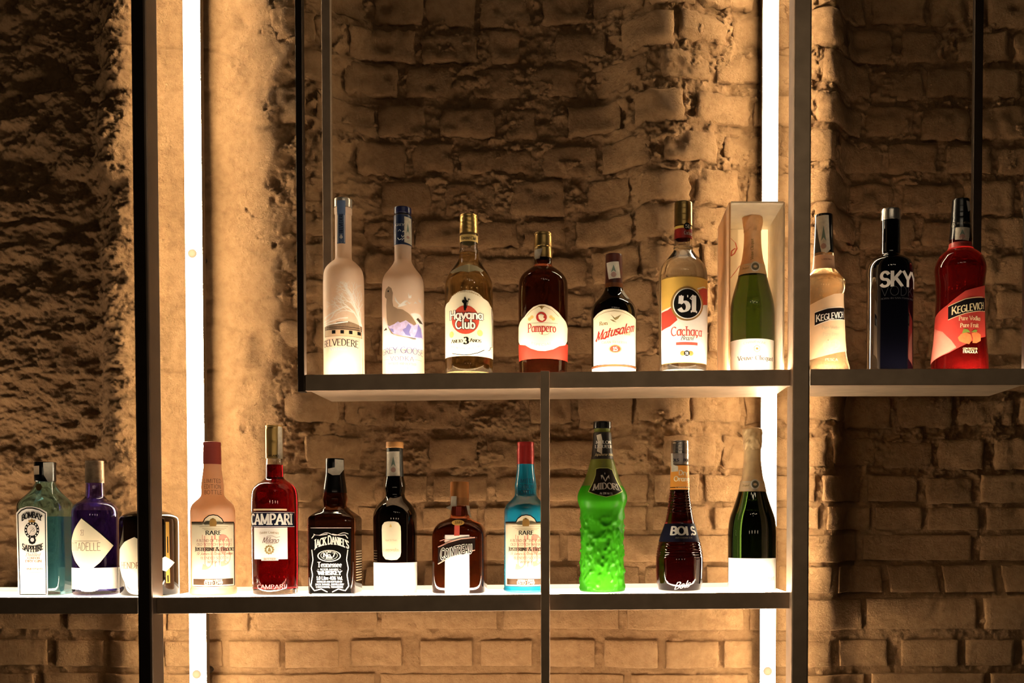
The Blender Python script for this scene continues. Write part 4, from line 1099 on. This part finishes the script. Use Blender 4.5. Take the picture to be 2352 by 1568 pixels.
flat_strip(b, 'neck_medal', [(84 + 5 + 8 * math.cos(k * math.pi / 3), 1118 + 9 * math.sin(k * math.pi / 3)) for k in range(6)], GOLD, cr_ + .002)
lb = b.poly('label', WHITE, [(37, 1178), (46, 1168), (60, 1163), (74, 1163), (92, 1167), (108, 1176), (110, 1366), (42, 1366)], .0016)
bd_ = [(41, 1181), (49, 1172), (61, 1167), (74, 1167), (90, 1171), (104, 1179), (106, 1364), (46, 1364), (41, 1181)]
b.lines([(2.2, bd_)], 2.2, INK, lb, .002)
b.text('BOMBAY', 73, 1186, 46, 13, INK, lb, .24, .12, arc=8, lift=.002)
b.text('SAPPHIRE', 75, 1257, 48, 13, INK, lb, .22, .11, arc=-7, lift=.002)
b.poly('portrait_ring', INK, ell(73, 1217, 17, 19, 30), .002, parent=lb)
b.poly('ring_beads', INKW, [ell(73 + 14.2 * math.cos(k * .449), 1217 + 16 * math.sin(k * .449), 1.5, 1.7, 8) for k in range(14)], .0024, parent=lb)
b.poly('portrait_oval', M('grey_portrait_print', (.6, .55, .5), .5, var=.2, vscale=300), ell(73, 1217, 11, 13, 24), .0024, parent=lb)
b.lines([[(68, 1226), (71, 1219), (77, 1213), (74, 1209)], [(77, 1213), (79, 1217), (75, 1221)]], .8, INK, lb, .0028)
b.poly('gem', INK, ell(74, 1240, 9, 10, 8), .0024, parent=lb)
b.poly('gem_face', M('silver_print', (.5, .5, .52), .4), ell(74, 1239, 4.5, 5, 8), .0028, parent=lb)
b.poly('crown', GOLDI, [(66, 1199), (65, 1193), (69, 1196), (73, 1190), (77, 1196), (81, 1193), (80, 1199)], .0022, parent=lb)
TAN = M('tan_ink', (.24, .12, .06), .5)
b.text([('Distilled', 75, 1273, 33, 8)], 0, 0, 0, 0, TAN, lb, .1, .05, serif=False, slant=.35, lift=.002)
b.text([('LONDON', 77, 1281, 28, 4), ('DRY GIN', 77, 1288, 37, 5.5), ('INFUSED', 79, 1306, 36, 4.5)], 0, 0, 0, 0, TAN, lb, .18, .07, lift=.002)
b.text([('Vapour', 78, 1297, 22, 6)], 0, 0, 0, 0, M('pale_tan_ink', (.7, .52, .38), .5), lb, .1, .06, serif=False, slant=.35, lift=.002)
b.lines([[(60, 1313), (95, 1313)]], .8, TAN, lb, .002)

# --- 12 violet-blue round gin
b = Bottle('gin_bottle', 'round violet blue gin bottle with a white diamond label and white base band', 215, ZLL)
b.body([(1058, 21.2), (1080, 21.4), (1108, 22), (1110, 21.5), (1138, 22.5), (1144, 26), (1150, 34), (1156, 44), (1163, 50.5), (1172, 54), (1186, 55), (1365, 55.3)])
b.finish_profile()
b.shell(M('violet_glass', (.40, .33, .8), 0, trans=1, ior=1.45, var=0), M('violet_gin', (.42, .36, .82), 0, trans=1, ior=1.36, var=0), 1108, 1172)
b.cap('cap', M('worn_brown_metal', (.34, .24, .15), .4, .6, var=.25, vscale=120), 1058, 1109, ridges=6)
b.text('PREMIUM', 222, 1102, 24, 5, INKG, b.root, .14, .09, serif=False, lift=.0011)
lb = b.poly('label', CREAM2, [(184, 1190), (200, 1203), (226, 1225), (255.5, 1253), (242, 1270), (224, 1292), (209, 1304), (180, 1304), (168, 1287), (161, 1262), (161, 1240), (168, 1215)], .0006)
b.lines([(2.2, [(184, 1189), (200, 1202), (226, 1224), (256, 1252)])], 2, INK, lb, .001)
b.text('CITADELLE', 194, 1255, 64, 18, M('taupe_ink', (.26, .19, .13), .5), lb, .1, .07, serif=False, lift=.001)
b.lines([[(182, 1217), (189, 1217), (187, 1222), (188, 1229), (182, 1229), (184, 1222), (182, 1217)], [(166, 1242), (222, 1242)]], 1, TAN, lb, .001, 'printed_tower')
b.band('base_label', WHITE, 1304, 1353, .0007)
# --- 13 squat dark apothecary bottle behind the post
b = Bottle('gin_bottle', 'wide dark apothecary bottle partly hidden behind the left post', 339, ZLL)
b.z0 = ZLL(X(300)) + .0014; b.root.location.z = b.z0
b.body([(1128, 20), (1152, 20), (1154, 18), (1166, 18.5), (1172, 26), (1176, 42), (1181, 56), (1188, 66), (1196, 68.5), (1210, 69), (1365, 69)])
b.finish_profile()
b.root.location.x += .0; 
b.solid('glass', M('amber_black_glass', (.004, .0018, .0008), .06, spec=.6, coat=.4), 1154)
b.cap('cap', BLACKP, 1128, 1154)
lb = b.poly('label', CREAM2, [(272, 1262), (284, 1244), (306, 1233), (318, 1240), (338, 1258), (340, 1300), (322, 1352), (308, 1361), (292, 1350), (277, 1325), (271, 1296)], .0006)
b.text("HENDRICK'S", 318, 1298, 84, 14, TAN, lb, .12, .05, lift=.001)
gl = b.poly('side_label', M('gold_brown_print', (.5, .32, .07), .45, .3), [(376, 1198), (384, 1198), (385, 1340), (376, 1340)], .0006)  # gold strip paints the light bar's reflection onto the dark glass
b.lines([(2.4, [(380, 1232), (380.5, 1270)]), (3, [(380, 1322), (380.5, 1338)])], 2.4, INK, gl, .001)
b.poly('diamond_label', WHITE, [(352, 1290), (374, 1278), (396, 1293), (376, 1313), (356, 1306)], .0010)

# --- 14 and 19 the two tall scotch bottles with the same label
def scotch(label, cx, zf, gm, capm, neckink, ya=YA, hk=1.0, faint=0):
    b = Bottle('whisky_bottle', label, cx, zf, ya=ya)
    b.body([(1015, 19.5 * hk), (1066, 20 * hk), (1068, 20 * hk), (1085, 21.6 * hk), (1105, 24.5 * hk), (1118, 26 * hk), (1128, 25.6 * hk), (1138, 26.5 * hk), (1146, 33 * hk), (1153, 41 * hk), (1160, 47 * hk), (1170, 50.5 * hk), (1185, 51.2 * hk), (1345, 51.4 * hk), (1353, 53.5 * hk), (1365, 53.5 * hk)])
    b.finish_profile()
    b.solid('glass', gm, 1064)
    b.cap('cap', capm, 1015, 1066, ridges=3, rd=.0004)
    b.text([('LIMITED', cx, 1104, 37 * hk, 9), ('EDITION', cx, 1117, 37 * hk, 9), ('BOTTLE', cx + 1, 1130, 38 * hk, 9)], 0, 0, 0, 0, neckink, b.root, .09, .08, serif=False, lift=.0007, track=.1)
    w = 47 * hk
    P = [(cx - w, 1200), (cx - 22, 1200), (cx - 18, 1192), (cx - 9, 1185), (cx + 1, 1183), (cx + 11, 1185), (cx + 20, 1192), (cx + 24, 1200), (cx + w, 1200), (cx + w, 1346), (cx - w, 1346)]
    lb = b.poly('label', CREAM2, P, .0006)
    b.lines([(2.2, [(x, y - 1.2) for x, y in P[:9]]), (1.2, [(cx - w, 1346.5), (cx, 1346.5), (cx + w, 1346.5)])] + [(2.0, [(cx + w, 1200), (cx + w, 1346)])], 2, INK, lb, .001)
    b.poly('crest', GOLDI, [(cx - 8, 1200), (cx - 6, 1192), (cx, 1189), (cx + 6, 1192), (cx + 9, 1200), (cx + 7, 1208), (cx - 7, 1208)], .001, parent=lb)
    b.lines([[(cx - 30, 1209), (cx + 34, 1209)], [(cx - 24, 1213), (cx + 30, 1213)], [(cx - 20, 1216), (cx + 26, 1216)]], .7, GOLDI, lb, .001)
    big = M('pale_red_print', (.68, .3, .22), .5)
    b.text('JB', cx + 4, 1264, 60 * hk, 62, big, lb, .3, .16, serif=True, lift=.001)
    b.text('RARE', cx + 1, 1223, 34 * hk, 9, INK, lb, .18, .07, lift=.0014, track=.12)
    b.text([('A BLEND OF THE PUREST', cx + 3, 1241, 78 * hk, 6), ('OLD SCOTCH WHISKIES', cx + 3, 1250, 76 * hk, 6), ('BLENDED SCOTCH', cx + 3, 1281, 60 * hk, 6), ('WHISKY', cx + 1, 1290, 28 * hk, 6)], 0, 0, 0, 0, M('brick_red_ink', (.3, .08, .05), .5), lb, .12, .08, serif=False, lift=.0014)
    b.text('JUSTERINI & BROOKS', cx + 3, 1260.5, 86 * hk, 9, M('brown_black_ink', (.03, .016, .008), .5), lb, .2, .07, small=.82, lift=.0014)
    b.text("St James's Street London", cx + 3, 1271, 78 * hk, 6, M('brick_red_ink', (.3, .08, .05), .5), lb, .13, .07, serif=False, slant=.4, lift=.0014)
    bt = b.poly('base_band', M('bronze_ink', (.06, .03, .013), .4, .4), rect(cx - w + 3, 1329, cx + w - 3, 1343), .001, parent=lb)
    b.text([('JUSTERINI & BROOKS', cx, 1332, 38 * hk, 2.6), ('ESTD 1749', cx, 1338, 40 * hk, 6.5)], 0, 0, 0, 0, CREAM2, lb, .2, .14, serif=False, lift=.0014)
    return b
REDCAP = M('red_cap_metal', (.34, .02, .018), .32, .3, var=.1)
scotch('pale peach bottle with a red cap, in front of the left light bar', 486, ZLO, M('peach_coated_glass', (.9, .62, .42), .3, coat=.4, var=.04, translucent=.5), M('pinkish_red_cap', (.5, .09, .07), .4, .2), M('brown_ink', (.12, .05, .03), .5), hk=1.02)
scotch('bright blue bottle with a red cap and cream label beside the thin front strut', 1207, ZLO, M('bright_blue_coated_glass', (.012, .24, .40), .16, coat=.6, var=.05), REDCAP, M('navy_ink', (.01, .02, .07), .5), hk=.97)

# --- 15 red bitter
b = Bottle('bitter_bottle', 'tall ruby red bottle with a navy name band, white label and gold cap', 629, ZLO)
b.body([(977, 19.3), (1010, 19.6), (1052, 19.4), (1053, 19), (1066, 19.4), (1092, 20), (1098, 22), (1104, 29), (1112, 41), (1124, 50.5), (1140, 53.6), (1160, 54.3), (1300, 54), (1365, 52.5)])
b.finish_profile()
b.shell(CLEAR, M('ruby_bitter', (.3, .004, .009), 0, trans=1, ior=1.36, var=0), 1052, 1067)
b.cap('cap', M('yellow_gold_metal', (.75, .5, .17), .3, .75, var=.08), 977, 1012, ridges=4)
cs = b.cap('capsule', M('yellow_gold_metal', (.75, .5, .17), .3, .75, var=.08), 1011, 1053)
b.text('MILANO', 627, 1046, 22, 4, INK, cs, .16, .1, lift=.0011)
b.poly('tax_stamp', PAPER, [(637, 978), (646, 979), (647, 1052), (636, 1052)], .0013)
b.poly('gold_line', CREAM, rect(581, 1168, 656, 1172), .0006)
bn = b.poly('name_band', NAVY, rect(576.5, 1175, 673, 1210), .0006)
b.lines([(1., [(577, 1176.5), (625, 1176.5), (673, 1176.5)]), (1., [(577, 1208.8), (625, 1208.8), (673, 1208.8)])], 1, INKW, bn, .001)
b.text('CAMPARI', 622.5, 1192, 91, 23, INKW, bn, .22, .12, lift=.001, track=.05)
lb = b.poly('label', WHITE, rect(582, 1211, 657, 1284), .0006)
b.text('DAVIDE CAMPARI', 616, 1223, 42, 5, GOLDI, lb, .12, .06, small=.8, arc=2, lift=.001)
b.text('Milano', 618, 1240, 36, 13, M('brown_ink', (.12, .05, .03), .5), lb, .12, .05, serif=False, slant=.4, lift=.001)
b.lines([[(606, 1238), (612, 1231), (622, 1230), (632, 1234), (640, 1232)], [(608, 1247), (620, 1249), (636, 1246)]], .8, TAN, lb, .001)
b.poly('round_crest', M('olive_ink', (.1, .065, .02), .5), [ell(616 + 8.5 * math.cos(k * .5712), 1262 + 8.5 * math.sin(k * .5712), 2.6, 2.6, 8) for k in range(11)], .001, parent=lb)
b.poly('crest_heart', M('olive_ink', (.1, .065, .02), .5), [(612, 1266), (614, 1259), (616, 1256), (619, 1260), (620, 1267)], .001, parent=lb)
tg = b.poly('bitter_tag', M('pale_pink_print', (.85, .62, .52), .5), rect(598, 1280, 636, 1287), .0011, parent=lb)
b.text('BITTER', 617, 1283.5, 27, 4, RED, lb, .14, .09, serif=False, lift=.0015)
b.text('CAMPARI', 620, 1347, 62, 9, M('pale_red_emboss', (.6, .12, .12), .2), b.root, .12, .08, serif=False, lift=.0009, name='embossed_lettering')

# --- 16 square whiskey
b = Bottle('whiskey_bottle', 'square dark whiskey bottle with a black and white label and black cap', 768, ZLO, flat=.0335)
b.body([(1053, 20), (1085, 20.2), (1105, 23), (1131, 26.4), (1133, 26), (1146, 28.5), (1158, 26.5), (1164, 27), (1172, 34), (1182, 46), (1188, 51.5), (1194, 53), (1206, 53), (1365, 53)])
b.finish_profile(3)
b.flat = 53 * b.k * .9
zsh = b.z_ax(1164); zbd = b.z_ax(1186)
sq = (.9, lambda z: 2 + 7 * max(0, min(1, (zsh - z) / (zsh - zbd))))
b.solid('glass', M('brown_whiskey_glass', (.045, .012, .004), .03, trans=.8, ior=1.42, var=0), 1130, seg=64, sq=sq)
b.cap('capsule', BLACKP, 1053, 1132)
flat_strip(b, 'tax_stamp', [(769, 1054), (789, 1056), (790, 1078), (780, 1090), (764, 1091), (753, 1085), (753, 1076), (769, 1073)], PAPER, 21 * b.k + .0018)
yfp = b.flat
lb = b.poly('label', M('matt_black_label', (.0016, .0013, .0012), .85, spec=.06), rect(712, 1214, 806, 1362), .001)
WI = INKW
b.text("JACK DANIEL'S", 761, 1245, 80, 19, WI, lb, .22, .1, arc=11, lift=.0014, small=.86, track=.02)
b.lines([[(720 + 80 * t / 20, 1228 + 3 * math.sin(t * .628) - 2) for t in range(21)]], 1.3, WI, lb, .0014)
b.poly('oval_border', WI, ell(756, 1276, 27, 13.5, 32), .0014, parent=lb)
b.poly('oval_inner', INK, ell(756, 1276, 24.5, 11.8, 32), .0017, parent=lb)
b.poly('oval_ring', WI, ell(756, 1275, 19.5, 10.5, 32), .002, parent=lb)
b.poly('oval_core', INK, ell(756, 1275, 18.4, 9.6, 32), .0023, parent=lb)
b.text([('Old', 754, 1266.5, 13, 4.5), ('No.7', 756, 1274, 27, 9.5), ('BRAND', 756, 1281, 15, 2.8)], 0, 0, 0, 0, WI, lb, .22, .1, lift=.0027)
b.text('Tennessee', 757, 1296, 56, 11, WI, lb, .18, .09, lift=.0014)
b.text('~ SOUR MASH ~', 756, 1307, 54, 3.4, WI, lb, .2, .12, lift=.0014)
b.text('WHISKEY', 757, 1315, 54, 8.5, WI, lb, .26, .12, lift=.0014)
b.text('1.0 Litre 40% Vol.', 757, 1327, 60, 7.5, WI, lb, .2, .14, serif=False, lift=.0014)
b.text([('DISTILLED AND BOTTLED BY', 757, 1335.5, 58, 3.4), ('JACK DANIEL DISTILLERY', 757, 1341.5, 66, 3.6), ('LYNCHBURG, TENNESSEE', 757, 1347.5, 62, 3.6)], 0, 0, 0, 0, WI, lb, .2, .14, serif=False, lift=.0014)
sc1 = [(716, 1262), (719, 1285), (715, 1305), (718, 1320), (714, 1345), (722, 1356), (738, 1352), (752, 1359)]
b.lines([(2.0, sc1), (2.0, [(1515 - x, y) for x, y in sc1]), (1.8, [(716, 1236), (722, 1228), (735, 1229), (752, 1226)]), (1.8, [(1515 - 716, 1236), (1515 - 722, 1228), (1515 - 735, 1229), (1515 - 752, 1226)]), (1.2, [(713, 1212), (806, 1212)])], 2, WI, lb, .0014, 'scroll_print')
b.poly('base_line', WHITE, rect(716, 1362.5, 812, 1364.5), .0012)
# print on the right-hand face
def side_print(b, items, mat, name):
    V, Fc = [], []
    xs = 53 * b.k + .0008
    for (d0, d1, y0, y1) in items:
        o = len(V)
        for d, y in ((d0, y0), (d1, y0 ), (d1, y1), (d0, y1)):
            V.append((xs, d, b.z_ax(y)))
        Fc.append((o, o + 1, o + 2, o + 3))
    return mobj(name, V, Fc, mat, b.root)
side_print(b, [(-.022, .022, 1264 + 6.0 * k, 1266.4 + 6.0 * k) for k in range(12)], M('tan_print', (.55, .42, .28), .5), 'side_lettering')

# --- 17 dark single malt
b = Bottle('whisky_bottle', 'dark bottle with a cork stopper, white oval label and white base label', 906, ZLO)
b.body([(1015, 18.6), (1028, 18.8), (1029, 18), (1060, 18.4), (1092, 20), (1106, 22.5), (1120, 24.3), (1134, 22.5), (1141, 23), (1149, 29), (1158, 38), (1168, 45), (1180, 49.5), (1196, 50.6), (1365, 49.6)])
b.finish_profile()
b.solid('glass', M('near_black_glass', (.014, .006, .003), .04, spec=.6, coat=.4), 1028)
b.cap('cork_stopper', M('tan_wood', (.52, .25, .075), .55, var=.2, vscale=60, bump=.2), 1015, 1029, grow=.001)
b.cap('capsule', M('black_green_capsule', (.012, .014, .012), .4), 1029, 1094, grow=.0005)
b.stamp([(889, 1037), (916, 1036), (917, 1092), (889, 1093)], .0016)
o_ = [(876 + 0, 1216), (877, 1206), (882, 1199), (890, 1197), (905, 1197), (913, 1200), (918, 1208), (919, 1220), (919, 1268), (917, 1278), (910, 1285), (897, 1286), (884, 1284), (878, 1276), (877, 1266)]
lb = b.poly('oval_label', CREAM2, o_, .0006)
b.poly('boat_mark', M('amber_ink', (.75, .5, .16), .5), [(893, 1210), (896, 1202), (899, 1210)], .001, parent=lb)
b.text([('Lagavulin', 897, 1262, 34, 7), ('Aged 16 Years', 897, 1240, 26, 4)], 0, 0, 0, 0, M('very_pale_ink', (.5, .4, .24), .5), lb, .12, .07, lift=.001)
b.band('base_label', WHITE, 1292, 1363.5, .0006, phi=1.5)

# --- 18 square orange liqueur
b = Bottle('liqueur_bottle', 'square amber liqueur bottle with red ribbon, white strip and slanted black name band', 1055, ZLO, flat=.04)
b.body([(1106, 20.6), (1160, 20.9), (1162, 19.8), (1182, 21), (1190, 24), (1195, 34), (1201, 46), (1210, 54), (1222, 58.5), (1236, 60), (1365, 60)])
b.finish_profile(3)
b.flat = 60 * b.k * .86
zsh = b.z_ax(1186); zbd = b.z_ax(1226)
sq = (.86, lambda z: 2 + 3.2 * max(0, min(1, (zsh - z) / (zsh - zbd))))
b.solid('glass', M('amber_glass', (.11, .022, .005), .03, trans=.93, ior=1.42, var=0), 1160, seg=64, sq=sq)
b.cap('cap', M('copper_cap', (.6, .25, .08), .35, .6, var=.1), 1106, 1143)
cs = b.cap('capsule', M('copper_capsule', (.5, .22, .08), .35, .6, var=.1), 1142, 1161)
flat_strip(b, 'tax_stamp', [(1036, 1139), (1049, 1139), (1049, 1162), (1038, 1163), (1036, 1172), (1024, 1165), (1035, 1160)], PAPER, 21 * b.k + .0012)
flat_strip(b, 'torn_stamp', [(1071, 1160), (1078, 1161), (1080, 1176), (1083, 1190), (1075, 1180)], PAPER, 21 * b.k + .001)
rbm = M('red_ribbon', (.5, .07, .045), .5)
flat_strip(b, 'ribbon', [(1047, 1163), (1060, 1163), (1059, 1184), (1047, 1184)], rbm, 21.5 * b.k + .0014)
lb = b.poly('white_strip', WHITE, rect(1022, 1228, 1078, 1362), .0016)
b.poly('ribbon', rbm, [(1044, 1203), (1056, 1203), (1055.5, 1230), (1043, 1230)], .0018)
b.poly('oval_seal', M('gold_seal', (.6, .34, .08), .35, .4), ell(1052, 1200, 14.5, 6.5), .0022)
b.text('1849', 1052, 1200, 17, 6, INK, b.root, .14, .08, slant=.2, lift=.0026)
bnp = [(1006, 1256), (1030, 1245), (1058, 1237), (1091, 1234), (1091, 1263), (1060, 1270), (1032, 1280), (1006, 1295)]
bn = b.poly('name_band', M('dark_brown_band', (.01, .004, .0025), .7, spec=.12), bnp, .0022)
b.lines([(2.2, bnp[:4]), (2.2, bnp[4:]), (1.2, [(1010, 1242), (1025, 1237), (1020, 1243), (1040, 1240), (1006, 1256)])], 2, M('salmon_ink', (.8, .42, .33), .5), bn, .0026)
for m_, t1, t2, lf in ((INKW, .30, .27, .0026), (M('dark_brown_band', (.01, .004, .0025), .7, spec=.12), .15, .12, .003)):
    b.text('COINTREAU', 1048, 1264, 72, 23, m_, bn, t1, t2, serif=False, rise=16, arc=3, small=.82, lift=lf, track=.09)

# --- 20 green melon liqueur
MID = M('frosted_green_glass', (.07, .45, .012), .3, trans=.25, ior=1.35, translucent=.55, var=.08)
n_, l_ = NT(MID); p_ = n_['Principled BSDF']
b = Bottle('liqueur_bottle', 'frosted green melon liqueur bottle with a pebbled waist and black neck', 1383.5, ZLO)
b.body([(968, 20), (984, 20), (985, 18.5), (992, 18.5), (993, 19.8), (1020, 21.5), (1054, 25), (1056, 26.5), (1072, 31), (1093, 37.5), (1111, 45), (1126, 52.8), (1139, 57), (1150, 56.5), (1158, 54), (1167, 51), (1185, 49), (1215, 47.8), (1246, 47.8), (1277, 48.2), (1307, 49), (1338, 50.6), (1365, 52.8)])
b.finish_profile()
b.solid('glass', MID, 1116)
b.solid('neck_glass', M('pale_frosted_green_glass', (.30, .34, .07), .32, trans=.2, translucent=.5, var=.05), 985, 1116)
# pebbled skin below the shoulder
zt_, zb_ = b.z_ax(1172), .004
lp = []
for i in range(61):
    z = zb_ + (zt_ - zb_) * i / 60; lp.append((z, b.r_at(z) + .0003))
o = b.spin('pebbled_skin', MID, lp, seg=120)
for v in o.data.vertices:
    x, y, z = v.co; t = math.atan2(y, x)
    w = max(0, min(1, (zt_ - z) / .02)) * max(0, min(1, z / .01))
    h = float(fbm(np.array(t * 7.), np.array(z * 130.), 2, 333))
    h = max(0, h) * .0045 * w
    r = math.hypot(x, y); v.co.x = x * (1 + h / r); v.co.y = y * (1 + h / r)
b.cap('cap', BLACKP, 968, 985)
sl = b.cap('neck_sleeve', M('black_neck_paper', (.006, .005, .004), .4), 993, 1055, grow=.0005)
b.text([('MELON', 1386, 1015, 32, 6.5), ('LIQUEUR', 1386, 1025, 36, 6.5)], 0, 0, 0, 0, INKW, sl, .14, .07, lift=.0011)
b.text('Japanese Melon', 1387, 1043, 40, 6, CREAM, sl, .12, .07, serif=False, slant=.35, lift=.0011)
b.poly('torn_stamp', PAPER, [(1371, 999), (1381, 996), (1384, 1012), (1383, 1042), (1372, 1036), (1374, 1015)], .0014)
P = [(1370, 1077), (1377, 1075), (1396, 1075), (1405, 1079), (1412, 1097), (1427, 1126), (1411, 1135), (1392, 1140), (1372, 1135), (1354, 1128), (1364, 1106), (1369, 1090)]
bo = b.poly('label_border', M('lime_gold_ink', (.6, .68, .2), .4, .3), [(1391 + (x - 1391) * 1.06, 1108 + (y - 1108) * 1.05) for x, y in P], .0006)
lb = b.poly('label', M('brown_black_label', (.008, .005, .003), .45, .1, spec=.2), P, .001)
b.text('MIDORI', 1391, 1117, 54, 14, INKW, lb, .2, .07, arc=3, lift=.0014)
b.poly('crest_mark', INKW, [[(1380, 1091), (1384, 1090), (1388, 1097), (1390, 1103), (1393, 1096), (1398, 1090), (1399, 1100), (1396, 1095), (1392, 1104), (1390, 1106), (1387, 1101), (1383, 1094), (1382, 1101)], [(1388, 1087), (1389, 1084), (1390, 1087), (1389, 1090)]], .0014, parent=lb)
b.text('Alc 20% Vol  1 L', 1392, 1132.5, 28, 4.5, INKW, lb, .2, .12, serif=False, lift=.0014)

# --- 21 dark orange liqueur
b = Bottle('liqueur_bottle', 'slender dark red liqueur bottle with ringed glass, orange neck and navy band', 1561.7, ZLO)
b.body([(1012, 19.2), (1040, 19.3), (1066, 19.4), (1068, 20.4), (1124, 22.3), (1140, 24), (1170, 28.3), (1194, 32.3), (1215, 39), (1240, 47), (1262, 51.8), (1284, 54.4), (1308, 54), (1338, 52.5), (1365, 48.5)])
b.finish_profile()
zz = []
for z, r in b.prof: zz.append((z, r))
BG = M('dark_cherry_glass', (.022, .0016, .0016), .03, trans=.88, ior=1.42, var=0)
z1 = b.z_ax(1068); lp = [(0, 0), (0, b.r_at(0) - .003), (.002, b.r_at(.002))]
n = 150
for i in range(n):
    z = .003 + (z1 - .003) * i / (n - 1); py = 1365 - z * F / YA
    rg = .00055 if (1128 < py < 1192 or 1244 < py < 1288) else 0
    lp.append((z, b.r_at(z) + rg * math.sin(z / .0026 * math.pi)))
lp.append((z1, 0))
b.spin('glass', BG, lp, seg=56)
b.cap('cap', SILVER, 1012, 1042, ridges=4)
cs = b.cap('capsule', M('dull_silver_foil', (.45, .4, .36), .35, .7), 1041, 1067)
b.text([('BOLS', 1552, 1056, 16, 6), ('BOLS', 1578, 1056, 16, 6)], 0, 0, 0, 0, NAVY, cs, .2, .14, serif=False, lift=.0011)
sl = b.band('neck_label', M('orange_paper', (.78, .32, .05), .45), 1068, 1124, .0006)
b.text([('Dry', 1569, 1085, 19, 11), ('Orange', 1567, 1099, 36, 11)], 0, 0, 0, 0, CREAM2, sl, .16, .12, serif=False, lift=.001)
b.text('LIQUEUR', 1567, 1119, 28, 3.5, CREAM, sl, .12, .1, serif=False, lift=.001, track=.3)
b.poly('tax_stamp', PAPER, [(1543, 1040), (1547, 1040), (1548, 1066), (1558, 1070), (1558, 1082), (1543, 1083)], .0015)
bn = b.poly('name_band', M('navy_band', (.004, .004, .016), .6, spec=.15), [(1528, 1202), (1596, 1202), (1606, 1244), (1514, 1244)], .0012)
b.text('BOLS', 1569, 1218.5, 54, 18, INKW, bn, .24, .18, serif=False, lift=.0016)
b.text('AMSTERDAM 1575', 1571, 1234.5, 38, 3.2, INKG, bn, .14, .1, serif=False, lift=.0016)
b.text('Bols', 1566, 1343, 34, 15, M('pale_signature_ink', (.7, .5, .42), .3), b.root, .1, .06, serif=False, slant=.4, rise=6, lift=.0012, name='signature_lettering')

# --- 22 champagne on the lower shelf
b = champagne('champagne bottle with gold foil at the right end of the lower shelf', 1729, 497, ZLO, YA, 56, GREEN2, FOIL2, None, 0, 0, 0)
lb = b.band('label', WHITE, 1282, 1356.5, .0006, phi=1.3)
b.text('Veuve Clicquot', 1740, 1328, 78, 10, INKF, lb, .16, .06, lift=.001)
